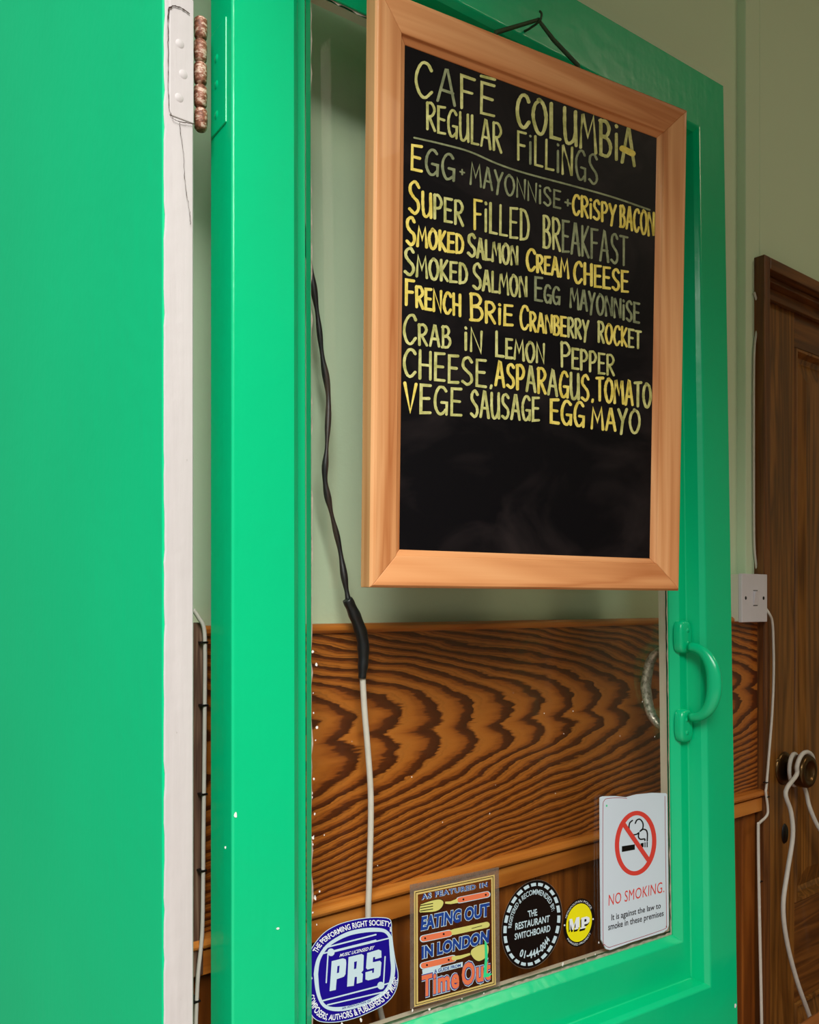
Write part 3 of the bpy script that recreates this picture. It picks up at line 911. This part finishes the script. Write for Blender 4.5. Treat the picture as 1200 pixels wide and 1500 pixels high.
chalk_word('CRiSPY', (745, 676), (912, 716), 78, 72, A_, Y, 4.2)
chalk_word('BACON', (930, 725), (1061, 764), 82, 92, A_, Y, 4.0)
chalk_word('SUPER', (105, 668), (315, 722), 92, 92, A_, [Y, Y, Pp, Pp, Pp], 4.8, big=122)
chalk_word('FiLLED', (360, 734), (572, 782), 114, 118, A_, [Y, Pp, Pp, Pp, Pp, Pp], 4.3)
chalk_word('BREAKFAST', (630, 804), (958, 880), 122, 112, A_, [Pp, Pp, G, G, G, G, G, G, G], 4.0)
chalk_word('SMOKED', (95, 792), (315, 832), 74, 72, A_, Y, 5.0, big=104)
chalk_word('SALMON', (335, 838), (528, 878), 74, 74, A_, Pp, 4.6, big=86)
chalk_word('CREAM', (565, 93), (727, 126), 62, 70, B_, Y, 4.6, big=82)
chalk_word('CHEESE', (750, 143), (960, 182), 82, 80, B_, Y, 4.5)
chalk_word('SMOKED', (88, 110), (330, 150), 78, 76, B_, Pp, 4.8, big=104)
chalk_word('SALMON', (355, 166), (563, 203), 74, 80, B_, Pp, 4.4, big=98)
chalk_word('EGG', (597, 212), (692, 230), 68, 66, B_, G, 4.0, big=92)
chalk_word('MAYONNiSE', (735, 240), (1003, 302), 76, 76, B_, G, 4.0)
chalk_word('FRENCH', (92, 230), (305, 275), 78, 82, B_, Y, 5.0, big=100)
chalk_word('BRiE', (345, 290), (508, 312), 80, 78, B_, Y, 4.8, big=104)
chalk_word('CRANBERRY', (540, 324), (805, 368), 70, 74, B_, [Y]*6+[Pp]*3, 4.2, big=92)
chalk_word('ROCKET', (845, 374), (1010, 402), 78, 66, B_, [Pp, Y, Y, Y, Pp, Pp], 3.9)
chalk_word('CRAB', (85, 380), (265, 398), 76, 80, B_, Pp, 4.6, big=112)
chalk_word('iN', (322, 405), (388, 420), 90, 84, B_, Pp, 4.4)
chalk_word('LEMON', (445, 430), (632, 460), 72, 76, B_, Pp, 4.4, big=95)
chalk_word('PEPPER', (700, 470), (905, 507), 76, 78, B_, Pp, 4.0, big=92)
chalk_word('CHEESE.', (85, 508), (430, 556), 108, 104, B_, Pp, 4.8)
chalk_word('ASPARAGUS.', (443, 545), (825, 610), 92, 98, B_, [Y, Y, Y, Pp, Y, Pp, Y, Pp, Y, Y], 4.7)
chalk_word('TOMATO', (838, 603), (1048, 632), 88, 92, B_, [Y, Y, Y, Y, Pp, Pp], 4.6)
chalk_word('VEGE', (88, 646), (308, 665), 110, 106, B_, [Y, Pp, Pp, Pp], 4.8)
chalk_word('SAUSAGE', (347, 666), (612, 684), 100, 90, B_, Pp, 4.4)
chalk_word('EGG', (658, 690), (787, 706), 90, 92, B_, Y, 5.0)
chalk_word('MAYO', (818, 714), (1005, 732), 80, 90, B_, [Y, Y, Pp, Pp], 4.4)
cw = CH.mb.build('chalk_lettering', [M['chalk_yellow'], M['chalk_pale'], M['chalk_grey']], cbd)
tag(cw, 'handwritten yellow and pale menu lettering')
# hanging cord and its hook
hkx, hkz = Bpx(789, 28, -.024)
c1 = Bpx(724, 44, -.02); c2 = Bpx(853, 96, -.02)
cp = [(c1[0], .0235, c1[1]-.02), (c1[0]+.004, .0225, c1[1]), (hkx-.004, .024, hkz-.003), (hkx, .024, hkz), (hkx+.004, .024, hkz-.004), (hkx+.022, .0235, hkz-.017), (c2[0]-.004, .0225, c2[1]), (c2[0], .0235, c2[1]-.02)]
MB().tube(cp, [.0024, .0026, .0020, .0018, .0020, .0024, .0024, .0024], 8).build('hanging_cord', M['cord'], cbd)
hp = BO + Bd*hkx - Bn*.024 + Bu*hkz
pl_ = inv(*hp)
hk = MB()
hv = float(pl_[1]); hu_, hw_ = float(pl_[0]), float(pl_[2])
hk.tube(spline([(hu_, .002, hw_-.001), (hu_, hv*.5, hw_-.003), (hu_, hv-.002, hw_-.003), (hu_+.001, hv-.004, hw_+.004), (hu_, hv-.002, hw_+.008)], 6), .0013, 8)
hk.build('hook', M['cord'], door)

# ------------------------------------------------------------------ signs stuck on the glass
def dto3(px, py, layer):
    v = .0346 - .00014*layer
    u, w = Dpx(px, py, v)
    return tuple(door_world(u, v, w))
def zz(o, k): return lambda pts: [(o[0]+x*k, o[1]+y*k) for x, y in pts]

# round blue licence sticker
S = Sheet(dto3); Z1 = zz((440, 1320), 160/1200)
out = Z1(spline([(62, 720), (85, 610), (150, 480), (260, 350), (400, 265), (560, 215), (720, 186), (880, 180), (975, 195), (1000, 240), (1004, 330), (1018, 480), (1042, 640), (1062, 730), (1074, 800), (1070, 900), (1040, 1000), (985, 1080), (900, 1150), (760, 1220), (600, 1285), (430, 1325), (270, 1330), (170, 1300), (110, 1220), (78, 1080), (62, 900), (62, 720)], 4))
S.fill(out[:-1], 0, 1)
S.stroke(out[:-1], 1.0, 1, 1.3, closed=True)
ring = Z1(spline([(172, 800), (185, 700), (215, 610), (290, 500), (400, 420), (540, 355), (700, 322), (840, 315), (930, 330), (985, 390), (998, 480), (1010, 620), (1020, 740), (1005, 860), (960, 960), (890, 1030), (760, 1100), (600, 1155), (450, 1185), (330, 1180), (255, 1140), (210, 1060), (185, 950), (172, 800)], 4))
S.stroke(ring[:-1], [4.8 + 1.6*math.cos(4*PI*i/len(ring))**2 for i in range(len(ring))], 1, 2, closed=True)
for a, b, w in (((250, 575), (830, 430), 2.0), ((830, 368), (260, 515), 2.2), ((365, 556), (985, 405), 2.0), ((225, 1100), (880, 930), 2.2), ((300, 1140), (905, 1000), 2.0), ((880, 930), (980, 900), 2.0)):
    p = Z1([a, b]); S.stroke(p, w, 1, 2)
for a, b in (((305, 570), (285, 895)), ((932, 610), (915, 905))):
    S.stroke(Z1([a, b]), 1.9, 1, 2)
for c in ((338, 562), (885, 928)):
    q = Z1([c])[0]; S.disc(q, 5.2, 5.6, 1, 3)
def block(pts): S.fill(Z1(pts), 1, 4)
block([(345, 660), (470, 628), (500, 640), (505, 680), (497, 800), (480, 830), (400, 858), (390, 975), (322, 990)])
block([(530, 615), (675, 580), (698, 595), (692, 760), (670, 785), (688, 800), (682, 890), (620, 908), (622, 830), (598, 835), (588, 930), (514, 940)])
block([(735, 570), (860, 532), (890, 545), (892, 620), (822, 638), (822, 612), (800, 618), (796, 672), (875, 655), (892, 675), (880, 815), (860, 840), (745, 872), (716, 860), (716, 782), (790, 762), (790, 790), (808, 785), (812, 735), (738, 752), (722, 735)])
def hole(pts): S.fill(Z1(pts), 0, 5)
hole([(408, 715), (432, 708), (425, 785), (402, 792)]); hole([(592, 668), (622, 660), (615, 740), (590, 748)])
words(S, 'MUSIC LICENSED BY', Z1([(430, 615), (805, 528), (438, 580), (812, 490)]), 2, 4, .012, .0, .2)
words(S, 'AN ASSOCIATION OF', Z1([(458, 1190), (775, 1105), (460, 1168), (775, 1082)]), 0, 4, .02, .06)
bs = Z1(spline([(185, 575), (250, 472), (340, 405), (460, 340), (600, 297), (760, 270), (900, 268), (985, 285)], 6))
tp = Z1(spline([(135, 545), (205, 440), (310, 360), (440, 288), (590, 238), (755, 212), (905, 212), (1000, 232)], 6))
on_path(S, 'THE PERFORMING RIGHT SOCIETY', bs, tp, 2, 4, .02)
words(S, '&', Z1([(985, 335), (1003, 335), (980, 280), (1000, 280)]), 2, 4, .02)
bs = Z1(spline([(95, 1040), (125, 1160), (190, 1260), (300, 1305), (420, 1300), (560, 1270), (700, 1225), (850, 1145), (960, 1070), (1035, 970), (1075, 850)], 6))
tp = Z1(spline([(148, 1020), (175, 1110), (240, 1205), (320, 1245), (410, 1240), (540, 1205), (670, 1160), (810, 1085), (915, 1010), (990, 920), (1040, 830)], 6))
on_path(S, 'COMPOSERS, AUTHORS & PUBLISHERS OF MUSIC', bs, tp, 2, 4, .02)
S.stroke(Z1(spline([(105, 885), (125, 850), (95, 830), (120, 800), (110, 775), (122, 830), (130, 850), (112, 860)], 5)), 1.0, 2, 4)
o = S.mb.build('sticker', [M['navy'], M['ice'], M['print_white']], loc='auto')
tag(o, 'round blue music licence sticker at lower left of the door glass', 'sticker', 'stickers on the door glass')

# clear rectangular restaurant-guide label
S = Sheet(dto3); Z2 = zz((590, 1260), 160/1091)
fe = Z2([(72, 245), (960, 68), (972, 1240), (75, 1490)])
inn = Z2([(118, 312), (916, 148), (926, 1242), (118, 1462)])
S.fill([fe[0], fe[1], inn[1], inn[0]], 6, 1); S.fill([fe[1], fe[2], inn[2], inn[1]], 6, 1); S.fill([fe[2], fe[3], inn[3], inn[2]], 6, 1); S.fill([fe[3], fe[0], inn[0], inn[3]], 6, 1)
S.fill(inn, 0, 1)
S.stroke(Z2([(120, 316), (912, 152), (924, 1240), (122, 1458)]), 1.9, 1, 2, closed=True)
S.stroke(Z2([(142, 336), (893, 178), (903, 1222), (145, 1430)]), 2.6, 1, 2, closed=True)
S.stroke(Z2([(130, 326), (903, 165), (914, 1231), (133, 1445)]), .8, 5, 2.2, closed=True)
def halo(text, q, mat, hm, bold, hb, track=0):
    words(S, text, Z2(q), hm, 2.2, bold+hb, track); words(S, text, Z2(q), mat, 3.2, bold, track)
halo('AS FEATURED IN', [(190, 395), (850, 262), (188, 345), (848, 222)], 2, 3, .02, .045, .10)
halo('EATING OUT', [(180, 698), (866, 548), (190, 575), (868, 432)], 2, 3, .045, .035)
halo('IN LONDON', [(190, 980), (860, 815), (190, 870), (868, 702)], 2, 3, .045, .035)
S.fill(Z2([(300, 1095), (600, 1015), (600, 1065), (305, 1140)]), 3, 1.6)
words(S, 'A GUIDE FROM', Z2([(315, 1130), (580, 1062), (315, 1095), (580, 1035)]), 2, 2.4, .03)
S.fill(Z2([(195, 1095), (390, 1045), (370, 1085), (320, 1110), (200, 1140)]), 3, 1.6)
# fork
S.stroke(Z2([(565, 400), (845, 342)]), 9.4, 3, 2); S.stroke(Z2([(570, 398), (842, 342)]), 7.6, 4, 2.6)
S.stroke(Z2([(425, 425), (480, 425), (550, 405)]), [3, 4, 6.4], 7, 2.6, caps=False)
S.fill(Z2(spline([(180, 440), (280, 405), (370, 390), (410, 420), (385, 480), (320, 515), (180, 525), (172, 480)], 4)), 7, 2.2)
for k in range(3): S.stroke(Z2([(178, 455+k*26), (300, 432+k*28)]), 1.2, 5, 3.2)
S.stroke(Z2(spline([(180, 440), (280, 405), (370, 390), (410, 420), (385, 480), (320, 515), (180, 525)], 4)), .8, 5, 3.2)
# knife
S.stroke(Z2([(205, 785), (465, 730)]), 10.4, 3, 2); S.stroke(Z2([(208, 784), (462, 732)]), 8.4, 4, 2.6)
S.stroke(Z2([(468, 728), (520, 715), (840, 645)]), [7, 8.6, 8.6], 7, 2.4)
S.stroke(Z2([(690, 682), (790, 655)]), .9, 5, 3.2)
# spoon
S.stroke(Z2([(205, 1055), (505, 982)]), 10.4, 3, 2); S.stroke(Z2([(210, 1053), (503, 985)]), 8.6, 4, 2.6)
S.stroke(Z2([(510, 980), (580, 968), (680, 935)]), [6.4, 5, 3], 7, 2.6)
S.fill(Z2(spline([(675, 935), (690, 890), (760, 848), (840, 840), (862, 880), (845, 960), (770, 1010), (715, 990), (675, 935)], 4)[:-1]), 7, 2.2)
S.stroke(Z2(spline([(675, 935), (690, 890), (760, 848), (840, 840), (862, 880), (845, 960), (770, 1010), (715, 990), (675, 935)], 4)[:-1]), .9, 5, 3.2, closed=True)
for q in ((225, 780), (410, 738), (243, 1048), (460, 996), (607, 392), (830, 346)): S.disc(Z2([q])[0], 1.4, 1.5, 5, 3.4)
halo2 = [('T', [(205, 1370), (262, 1352), (195, 1160), (290, 1135)])]
def big(text, q, b=.035):
    words(S, text, Z2(q), 3, 2.2, b+.055, .06); words(S, text, Z2(q), 2, 2.8, b+.032, .06); words(S, text, Z2(q), 4, 3.4, b, .06)
big('Time', [(190, 1362), (565, 1262), (190, 1165), (565, 1072)])
big('Out', [(590, 1250), (880, 1180), (590, 1045), (880, 985)])
S.fill(Z2([(818, 800), (842, 830), (850, 960), (838, 1128), (895, 1135), (860, 1165), (805, 1172), (822, 980)]), 8, 4.4)
o = S.mb.build('sticker', [M['film'], M['gold'], M['blue_ink'], M['ice'], M['orange_ink'], M['ink'], M['edge_film'], M['lime_ink'], M['green_daub']], loc='auto')
tag(o, 'gold bordered clear label printed with fork, knife and spoon on the door glass', 'sticker', 'stickers on the door glass')

# black round dial sticker
Z3 = zz((725, 1270), 160/1200)
def ell(pts_c, rx, ry, sk, a):               # sheared ellipse in zoom pixels
    return (pts_c[0]+rx*math.cos(a), pts_c[1]-ry*math.sin(a) + sk*math.cos(a))
def ering(c, rx, ry, sk, n=64, a0=0, a1=2*PI): return [ell(c, rx, ry, sk, a0+(a1-a0)*k/n) for k in range(n+1)]
S = Sheet(dto3); C3 = (408, 630)
S.fill(Z3(ering(C3, 333, 478, -92)[:-1]), 0, 1)
S.stroke(Z3(ering(C3, 333, 478, -92)[:-1]), .6, 2, 1.4, closed=True)
nd = 24
for k in range(nd):
    a = 2*PI*(k+.5)/nd + .07
    S.stroke(Z3(ering(C3, 296, 432, -84, 5, a-.092, a+.092)), 4.6, 1, 2, caps=False)
def arc_text(txt, Cc, rb, rt, sk, d0, d1, Zf, mat, bold, track=0):
    a0, a1 = math.radians(d0), math.radians(d1)
    on_path(S, txt, Zf(ering(Cc, rb[0], rb[1], sk[0], 60, a0, a1)), Zf(ering(Cc, rt[0], rt[1], sk[1], 60, a0, a1)), mat, 3, bold, track)
arc_text('REGISTERED & RECOMMENDED BY:', C3, (226, 322), (262, 378), (-62, -72), 176, 14, Z3, 1, .01)
arc_text('01-444-0044', C3, (252, 366), (208, 288), (-70, -60), 236, 322, Z3, 1, .03, .03)
words(S, 'THE', Z3([(372, 552), (468, 530), (360, 485), (462, 462)]), 1, 3, .02)
words(S, 'RESTAURANT', Z3([(225, 692), (602, 600), (225, 620), (605, 530)]), 1, 3, .02)
words(S, 'SWITCHBOARD', Z3([(218, 800), (610, 705), (218, 735), (610, 638)]), 1, 3, .02)
o = S.mb.build('sticker', [M['ink'], M['ice'], M['edge_film']], loc='auto')
tag(o, 'black round sticker with white dashed border between label and yellow sticker', 'sticker', 'stickers on the door glass')

# small yellow round sticker
S = Sheet(dto3); C4 = (926, 612)
S.fill(Z3(ering(C4, 174, 262, -46)[:-1]), 0, 1)
S.fill(Z3(ering(C4, 142, 208, -38)[:-1]), 1, 2)
arc_text('METROPOLITAN POLICE', C4, (149, 221), (164, 244), (-40, -44), 158, 30, Z3, 2, .0)
arc_text('MARKED PROPERTY', C4, (165, 246), (150, 223), (-44, -40), 216, 322, Z3, 2, .0)
S.disc(Z3([(767, 640)])[0], 1.1, 1.3, 2, 3); S.disc(Z3([(1080, 572)])[0], 1.1, 1.3, 2, 3)
def mp(dx, dy, mat, la):
    f = lambda pts: S.fill(Z3([(x+dx, y+dy) for x, y in pts]), mat, la)
    f([(820, 575), (850, 568), (868, 640), (896, 556), (930, 548), (930, 660), (918, 664), (918, 680), (878, 690), (878, 672), (888, 668), (888, 610), (862, 690), (850, 692), (832, 625), (832, 690), (822, 692)])
    f([(950, 560), (1010, 543), (1040, 555), (1042, 600), (1020, 622), (985, 630), (985, 655), (1000, 652), (1000, 668), (940, 684), (940, 668), (952, 664)])
mp(-10, 24, 0, 3); mp(-5, 12, 0, 3.4); mp(0, 0, 2, 4)
S.fill(Z3([(985, 575), (1005, 570), (1008, 595), (985, 605)]), 0, 4.4)
o = S.mb.build('sticker', [M['ink'], M['yellow_ink'], M['print_white']], loc='auto')
tag(o, 'small yellow round sticker with black rim left of the no smoking sign', 'sticker', 'stickers on the door glass')

# no smoking sign: a stiff plastic card standing in the corner of the glass
Z4 = zz((880, 1150), 210/900)
VS = .0315
def sto3(px, py, layer):
    v = VS - .0001*layer
    u, w = Dpx(px, py, v)
    return tuple(door_world(u, v, w))
S = Sheet(sto3)
outl = Z4([(0, 80), (20, 72), (100, 70), (165, 78), (230, 60), (330, 50), (412, 52), (418, 60), (424, 500), (428, 880), (420, 905), (395, 925), (200, 985), (60, 1036), (35, 1030), (8, 975), (2, 500)])
card = MB()
F3 = [sto3(x, y, 0) for x, y in outl]
nb = Dn*.0022
n = len(F3)
tri = tessellate_polygon([[Vector((x, y, 0)) for x, y in outl]])
card.add(F3 + [tuple(np.array(p)+nb) for p in F3], [tuple(t) for t in tri] + [tuple(n+q for q in t) for t in tri] + [(i, (i+1) % n, n+(i+1) % n, n+i) for i in range(n)])
S.mb = card; 
S.stroke(Z4(spline([(165, 84), (120, 80), (45, 84), (22, 100), (15, 150), (14, 500), (16, 960), (25, 1000), (50, 1018), (90, 1008), (380, 912), (412, 885), (414, 850), (408, 400), (404, 70)], 5)), .75, 1, 1)
S.stroke(Z4([(220+ x, 365 + y) for x, y in [(117*math.cos(a), -189*math.sin(a) - 14*math.cos(a)) for a in np.linspace(0, 2*PI, 60)[:-1]]]), 6.4, 2, 2, closed=True)
cg = lambda p: S.fill(Z4(p), 3, 2.4)
cg([(134, 384), (215, 372), (215, 405), (134, 420)]); cg([(252, 366), (270, 362), (270, 388), (252, 396)]); cg([(276, 360), (282, 359), (282, 390), (276, 391)]); cg([(289, 357), (296, 356), (296, 389), (289, 390)])
S.stroke(Z4(spline([(200, 222), (182, 240), (180, 280), (200, 310), (228, 308), (240, 300), (238, 325), (250, 340), (276, 338), (278, 348)], 5)), 1.9, 3, 2.4)
S.stroke(Z4(spline([(218, 240), (228, 220), (248, 215), (266, 240), (264, 275), (248, 290), (262, 278), (285, 282), (294, 305), (293, 350)], 5)), 1.9, 3, 2.4)
S.stroke(Z4([(142, 240), (300, 470)]), 6.4, 2, 3)
words(S, 'NO SMOKING.', Z4([(50, 758), (400, 672), (52, 690), (402, 605)]), 4, 2, .0, .03)
words(S, 'It is against the law to', Z4([(68, 850), (378, 772), (68, 812), (378, 738)]), 3, 2, .012)
words(S, 'smoke in these premises', Z4([(48, 912), (396, 820), (48, 872), (396, 785)]), 3, 2, .012)
S.disc(Z4([(38, 130)])[0], 1.1, 1.6, 5, 2)
o = card.build('no_smoking_sign', [M['sign_white'], M['sign_dark_red'], M['sign_red'], M['ink'], M['sign_red'], M['green_daub']], loc='auto')
tag(o, 'white no smoking sign standing in the lower right corner of the door glass', 'sign')

# ------------------------------------------------------------------ cables
def cable_pts(px, Y, n=8): return spline([on_y(a, b, Y) for a, b in px], n)
ce = empty('power_cable', tuple(on_y(540, 1340, .79)))
L0 = np.array(ce.location)
oc = lambda x, y, z: (x-L0[0], y-L0[1], z-L0[2])
tag(ce, 'black cable taped to a white one hanging behind the door glass', 'cable')
bk = spline([on_y(425, 180, .812)] + [on_y(a, b, .806) for a, b in ((436, 260), (447, 345), (456, 400), (465, 460), (472, 520), (481, 580))] + [on_y(a, b, .80) for a, b in ((479, 650), (476, 700), (484, 745), (497, 800))] + [on_y(506, 855, .793), on_y(512, 888, .789)], 8)
MB().tube(bk, [.0032+.0007*math.sin(i*.75)+.0004*math.sin(i*.31) for i in range(len(bk))], 10).build('black_flex', M['black_rubber'], ce, wf=oc)
tj = spline([on_y(a, b, .787) for a, b in ((509, 878), (516, 893), (524, 912), (531, 935), (532.5, 958), (531.5, 980), (530.5, 994))], 8)
MB().tube(tj, [.0058+.0014*math.sin(PI*i/(len(tj)-1))+.0003*math.sin(i*.7)-.0018*(i/(len(tj)-1))**3 for i in range(len(tj))], 12).build('tape_joint', M['tape'], ce, wf=oc)
wt = spline([on_y(a, b, .788) for a, b in ((531, 988), (534, 1040), (539, 1100), (543, 1160), (543, 1220), (541, 1290), (539.5, 1350))] + [on_y(a, b, .792) for a, b in ((544, 1420), (556, 1475), (566, 1520), (580, 1600))], 8)
MB().tube(wt, .0035, 12).build('white_flex', M['white_cable'], ce, wf=oc)
# cable clipped in the hinge gap
ge = empty('clipped_cable', tuple(on_y(298, 1400, .80)))
L1 = np.array(ge.location); og = lambda x, y, z: (x-L1[0], y-L1[1], z-L1[2])
tag(ge, 'thin cream cable clipped down the gap between white post and green door', 'cable')
gpnt = [(283, 893), (291, 905), (299, 921), (300.5, 960), (300, 1040), (299, 1150), (298, 1230), (297.5, 1300), (296, 1370), (290, 1430), (287, 1500), (286, 1560)]
gc = cable_pts(gpnt, .795)
MB().tube(gc, .0021, 10).build('flex', M['white_cable'], ge, wf=og)
for py in (941, 1033, 1163, 1275, 1466):
    xq = np.interp(py, [p[1] for p in gpnt], [p[0] for p in gpnt])
    c = on_y(xq, py, .795)
    MB().box((c[0]-.0045, .7922, c[2]-.0010), (c[0]+.003, .8110, c[2]+.0010)).build('cable_clip', M['black_iron'], ge, wf=og, bevel=.0004)
bt = MB()
b0, b1 = on_y(284.5, 912, .806), on_y(296, 1425, .806)
for k in range(30):
    pass
bt.box((b0[0]-.010, .8005, b1[2]), (b1[0]-.001, .8119, b0[2]))
bo = bt.build('trim_2', M['batten'], kind='structure', bevel=.0012)
tag(bo, 'weathered bare wood batten in the hinge gap', 'batten')

# light switch
sx0, sx1 = on_y(1087, 875, .7915)[0], on_y(1124.3, 875, .7915)[0]
sz1, sz0 = on_y(1100, 840.5, .7915)[2], on_y(1100, 911.5, .7915)[2]
sw = empty('light_switch', ((sx0+sx1)/2, WAIN, (sz0+sz1)/2))
L2 = np.array(sw.location); os_ = lambda x, y, z: (x-L2[0], y-L2[1], z-L2[2])
tag(sw, 'white single light switch on the wall above the wainscot end', 'light switch')
MB().box((sx0+.001, .7985, sz0+.001), (sx1-.001, WSTEP-.0005, sz1-.001)).build('back_box', M['plastic_old'], sw, wf=os_, bevel=.002)
MB().box((sx0, .7915, sz0), (sx1, .7984, sz1)).build('switch_plate', M['plastic'], sw, wf=os_, bevel=.0012)
cx_, cz_ = (sx0+sx1)/2 + .002, (sz0+sz1)/2
rk = MB(); a, b = .0075, .0125
rk.add([(cx_-a, .7912, cz_-b), (cx_+a, .7912, cz_-b), (cx_+a, .7912, cz_+b), (cx_-a, .7912, cz_+b), (cx_-a, .7905, cz_-b), (cx_+a, .7905, cz_-b), (cx_+a, .7865, cz_+b), (cx_-a, .7865, cz_+b)], [(0,1,2,3), (4,5,6,7), (0,1,5,4), (1,2,6,5), (2,3,7,6), (3,0,4,7)])
rk.build('rocker', M['plastic'], sw, wf=os_, bevel=.0007)
for zc2 in (cz_+b+.0008, cz_-b-.0008): MB().box((cx_-a, .79135, zc2-.0007), (cx_+a, .7918, zc2+.0007)).build('rocker_gap_shade', M['gap_shade'], sw, wf=os_)  # solid dark strips on the plate, shade of the gaps put in as colour
for dx in (-.0302, .0302):
    MB().lathe(((sx0+sx1)/2+dx, .7916, cz_), (0, -1, 0), [(0, .0006), (.0028, .0005), (.0034, 0)], 14).build('screw', M['black_iron'], sw, wf=os_)
# cables of the switch
ue = cable_pts([(1105, 428), (1108.5, 440), (1110, 452), (1109, 480), (1105.5, 510), (1104.5, 560), (1104.5, 700), (1105, 790), (1107.5, 825), (1110, 842)], .8145, 7)
uo = MB().tube(ue, .0021, 10).build('switch_feed_cable', M['white_cable'], loc='auto')
tag(uo, 'thin white cable rising from the light switch beside the brown door frame', 'cable')
dpx = [(1121, 890), (1127, 899), (1131.5, 911), (1133, 940), (1133.5, 985), (1131.5, 1040), (1127, 1100), (1123, 1150), (1122, 1160), (1124.5, 1180), (1124.5, 1192), (1120, 1199), (1112.5, 1206), (1111, 1215), (1112, 1300), (1114, 1400), (1116, 1500), (1117, 1570)]
dc = spline([on_y(a, b, .7925 if b > 895 else .800) for a, b in dpx], 7)
do = empty('wall_cable', tuple(dc[-1]))
L3 = np.array(do.location); od = lambda x, y, z: (x-L3[0], y-L3[1], z-L3[2])
tag(do, 'white cable dropping from the light switch past the wainscot end', 'cable')
MB().tube(dc, .0034, 10, flat=.7).build('flex', M['white_cable'], do, wf=od)
for px, py in ((1121.8, 1146), (1123.6, 1167), (1113.5, 1291)):
    c = on_y(px, py, .7925)
    MB().box((c[0]-.0042, .789, c[2]-.0008), (c[0]+.0042, .7955, c[2]+.0008)).build('cable_clip', M['black_iron'], do, wf=od)

# cable looped round the knob
def kn_pt(ang, r, y): return np.array([kx+math.cos(ang)*r, y, kz+math.sin(ang)*r])
strand = [on_y(1200, 1540, .79), on_y(1187, 1492, .79), on_y(1167, 1435, .79), on_y(1152, 1375, .79), on_y(1147.5, 1325, .79), on_y(1154, 1275, .79), on_y(1161.5, 1225, .79), on_y(1159, 1190, .795), on_y(1151, 1160, .80)]
loop = []
for k in range(0, 25):
    a = math.radians(185 - k*24)
    y = .812 - .004*math.cos(k*.5) + .008*(k/24)
    q = min(1, max(0, (k-6)/5)); q = q*q*(3-2*q)
    r = .0370*(1-q) + .0300*q
    y = .8035*(1-q) + (.826 - .006*math.sin((k-11)*.42))*q
    loop.append(kn_pt(a, r, y))
tail = [on_y(1180, 1158, .83), on_y(1186, 1182, .82), on_y(1196, 1206, .81), on_y(1210, 1232, .80), on_y(1235, 1300, .80), on_y(1250, 1420, .80)]
lp = spline(strand+loop+tail, 5)
kc = MB().tube(lp, .0043, 10).build('looped_cable', M['white_cable'], loc='auto')
tag(kc, 'thick white cable looped round the brown door knob', 'cable')

# wooden table, its corner shows at the lower right
tz = .70
tb = empty('table', (1.45, .25, 0))
ot = lambda x, y, z: (x-1.45, y-.25, z)
tag(tb, 'brown wooden table whose edge shows in the bottom right corner', 'table')
MB().box((1.065, -.05, tz-.028), (1.80, .5505, tz)).build('table_top', M['table'], tb, wf=ot, bevel=.004)
MB().box((1.13, .01, tz-.11), (1.74, .48, tz-.028)).build('apron', M['table'], tb, wf=ot, bevel=.003)
for lx in (1.12, 1.71):
    for ly in (.0, .45):
        MB().box((lx, ly, 0.001), (lx+.042, ly+.042, tz-.0285)).build('leg', M['table'], tb, wf=ot, bevel=.004)
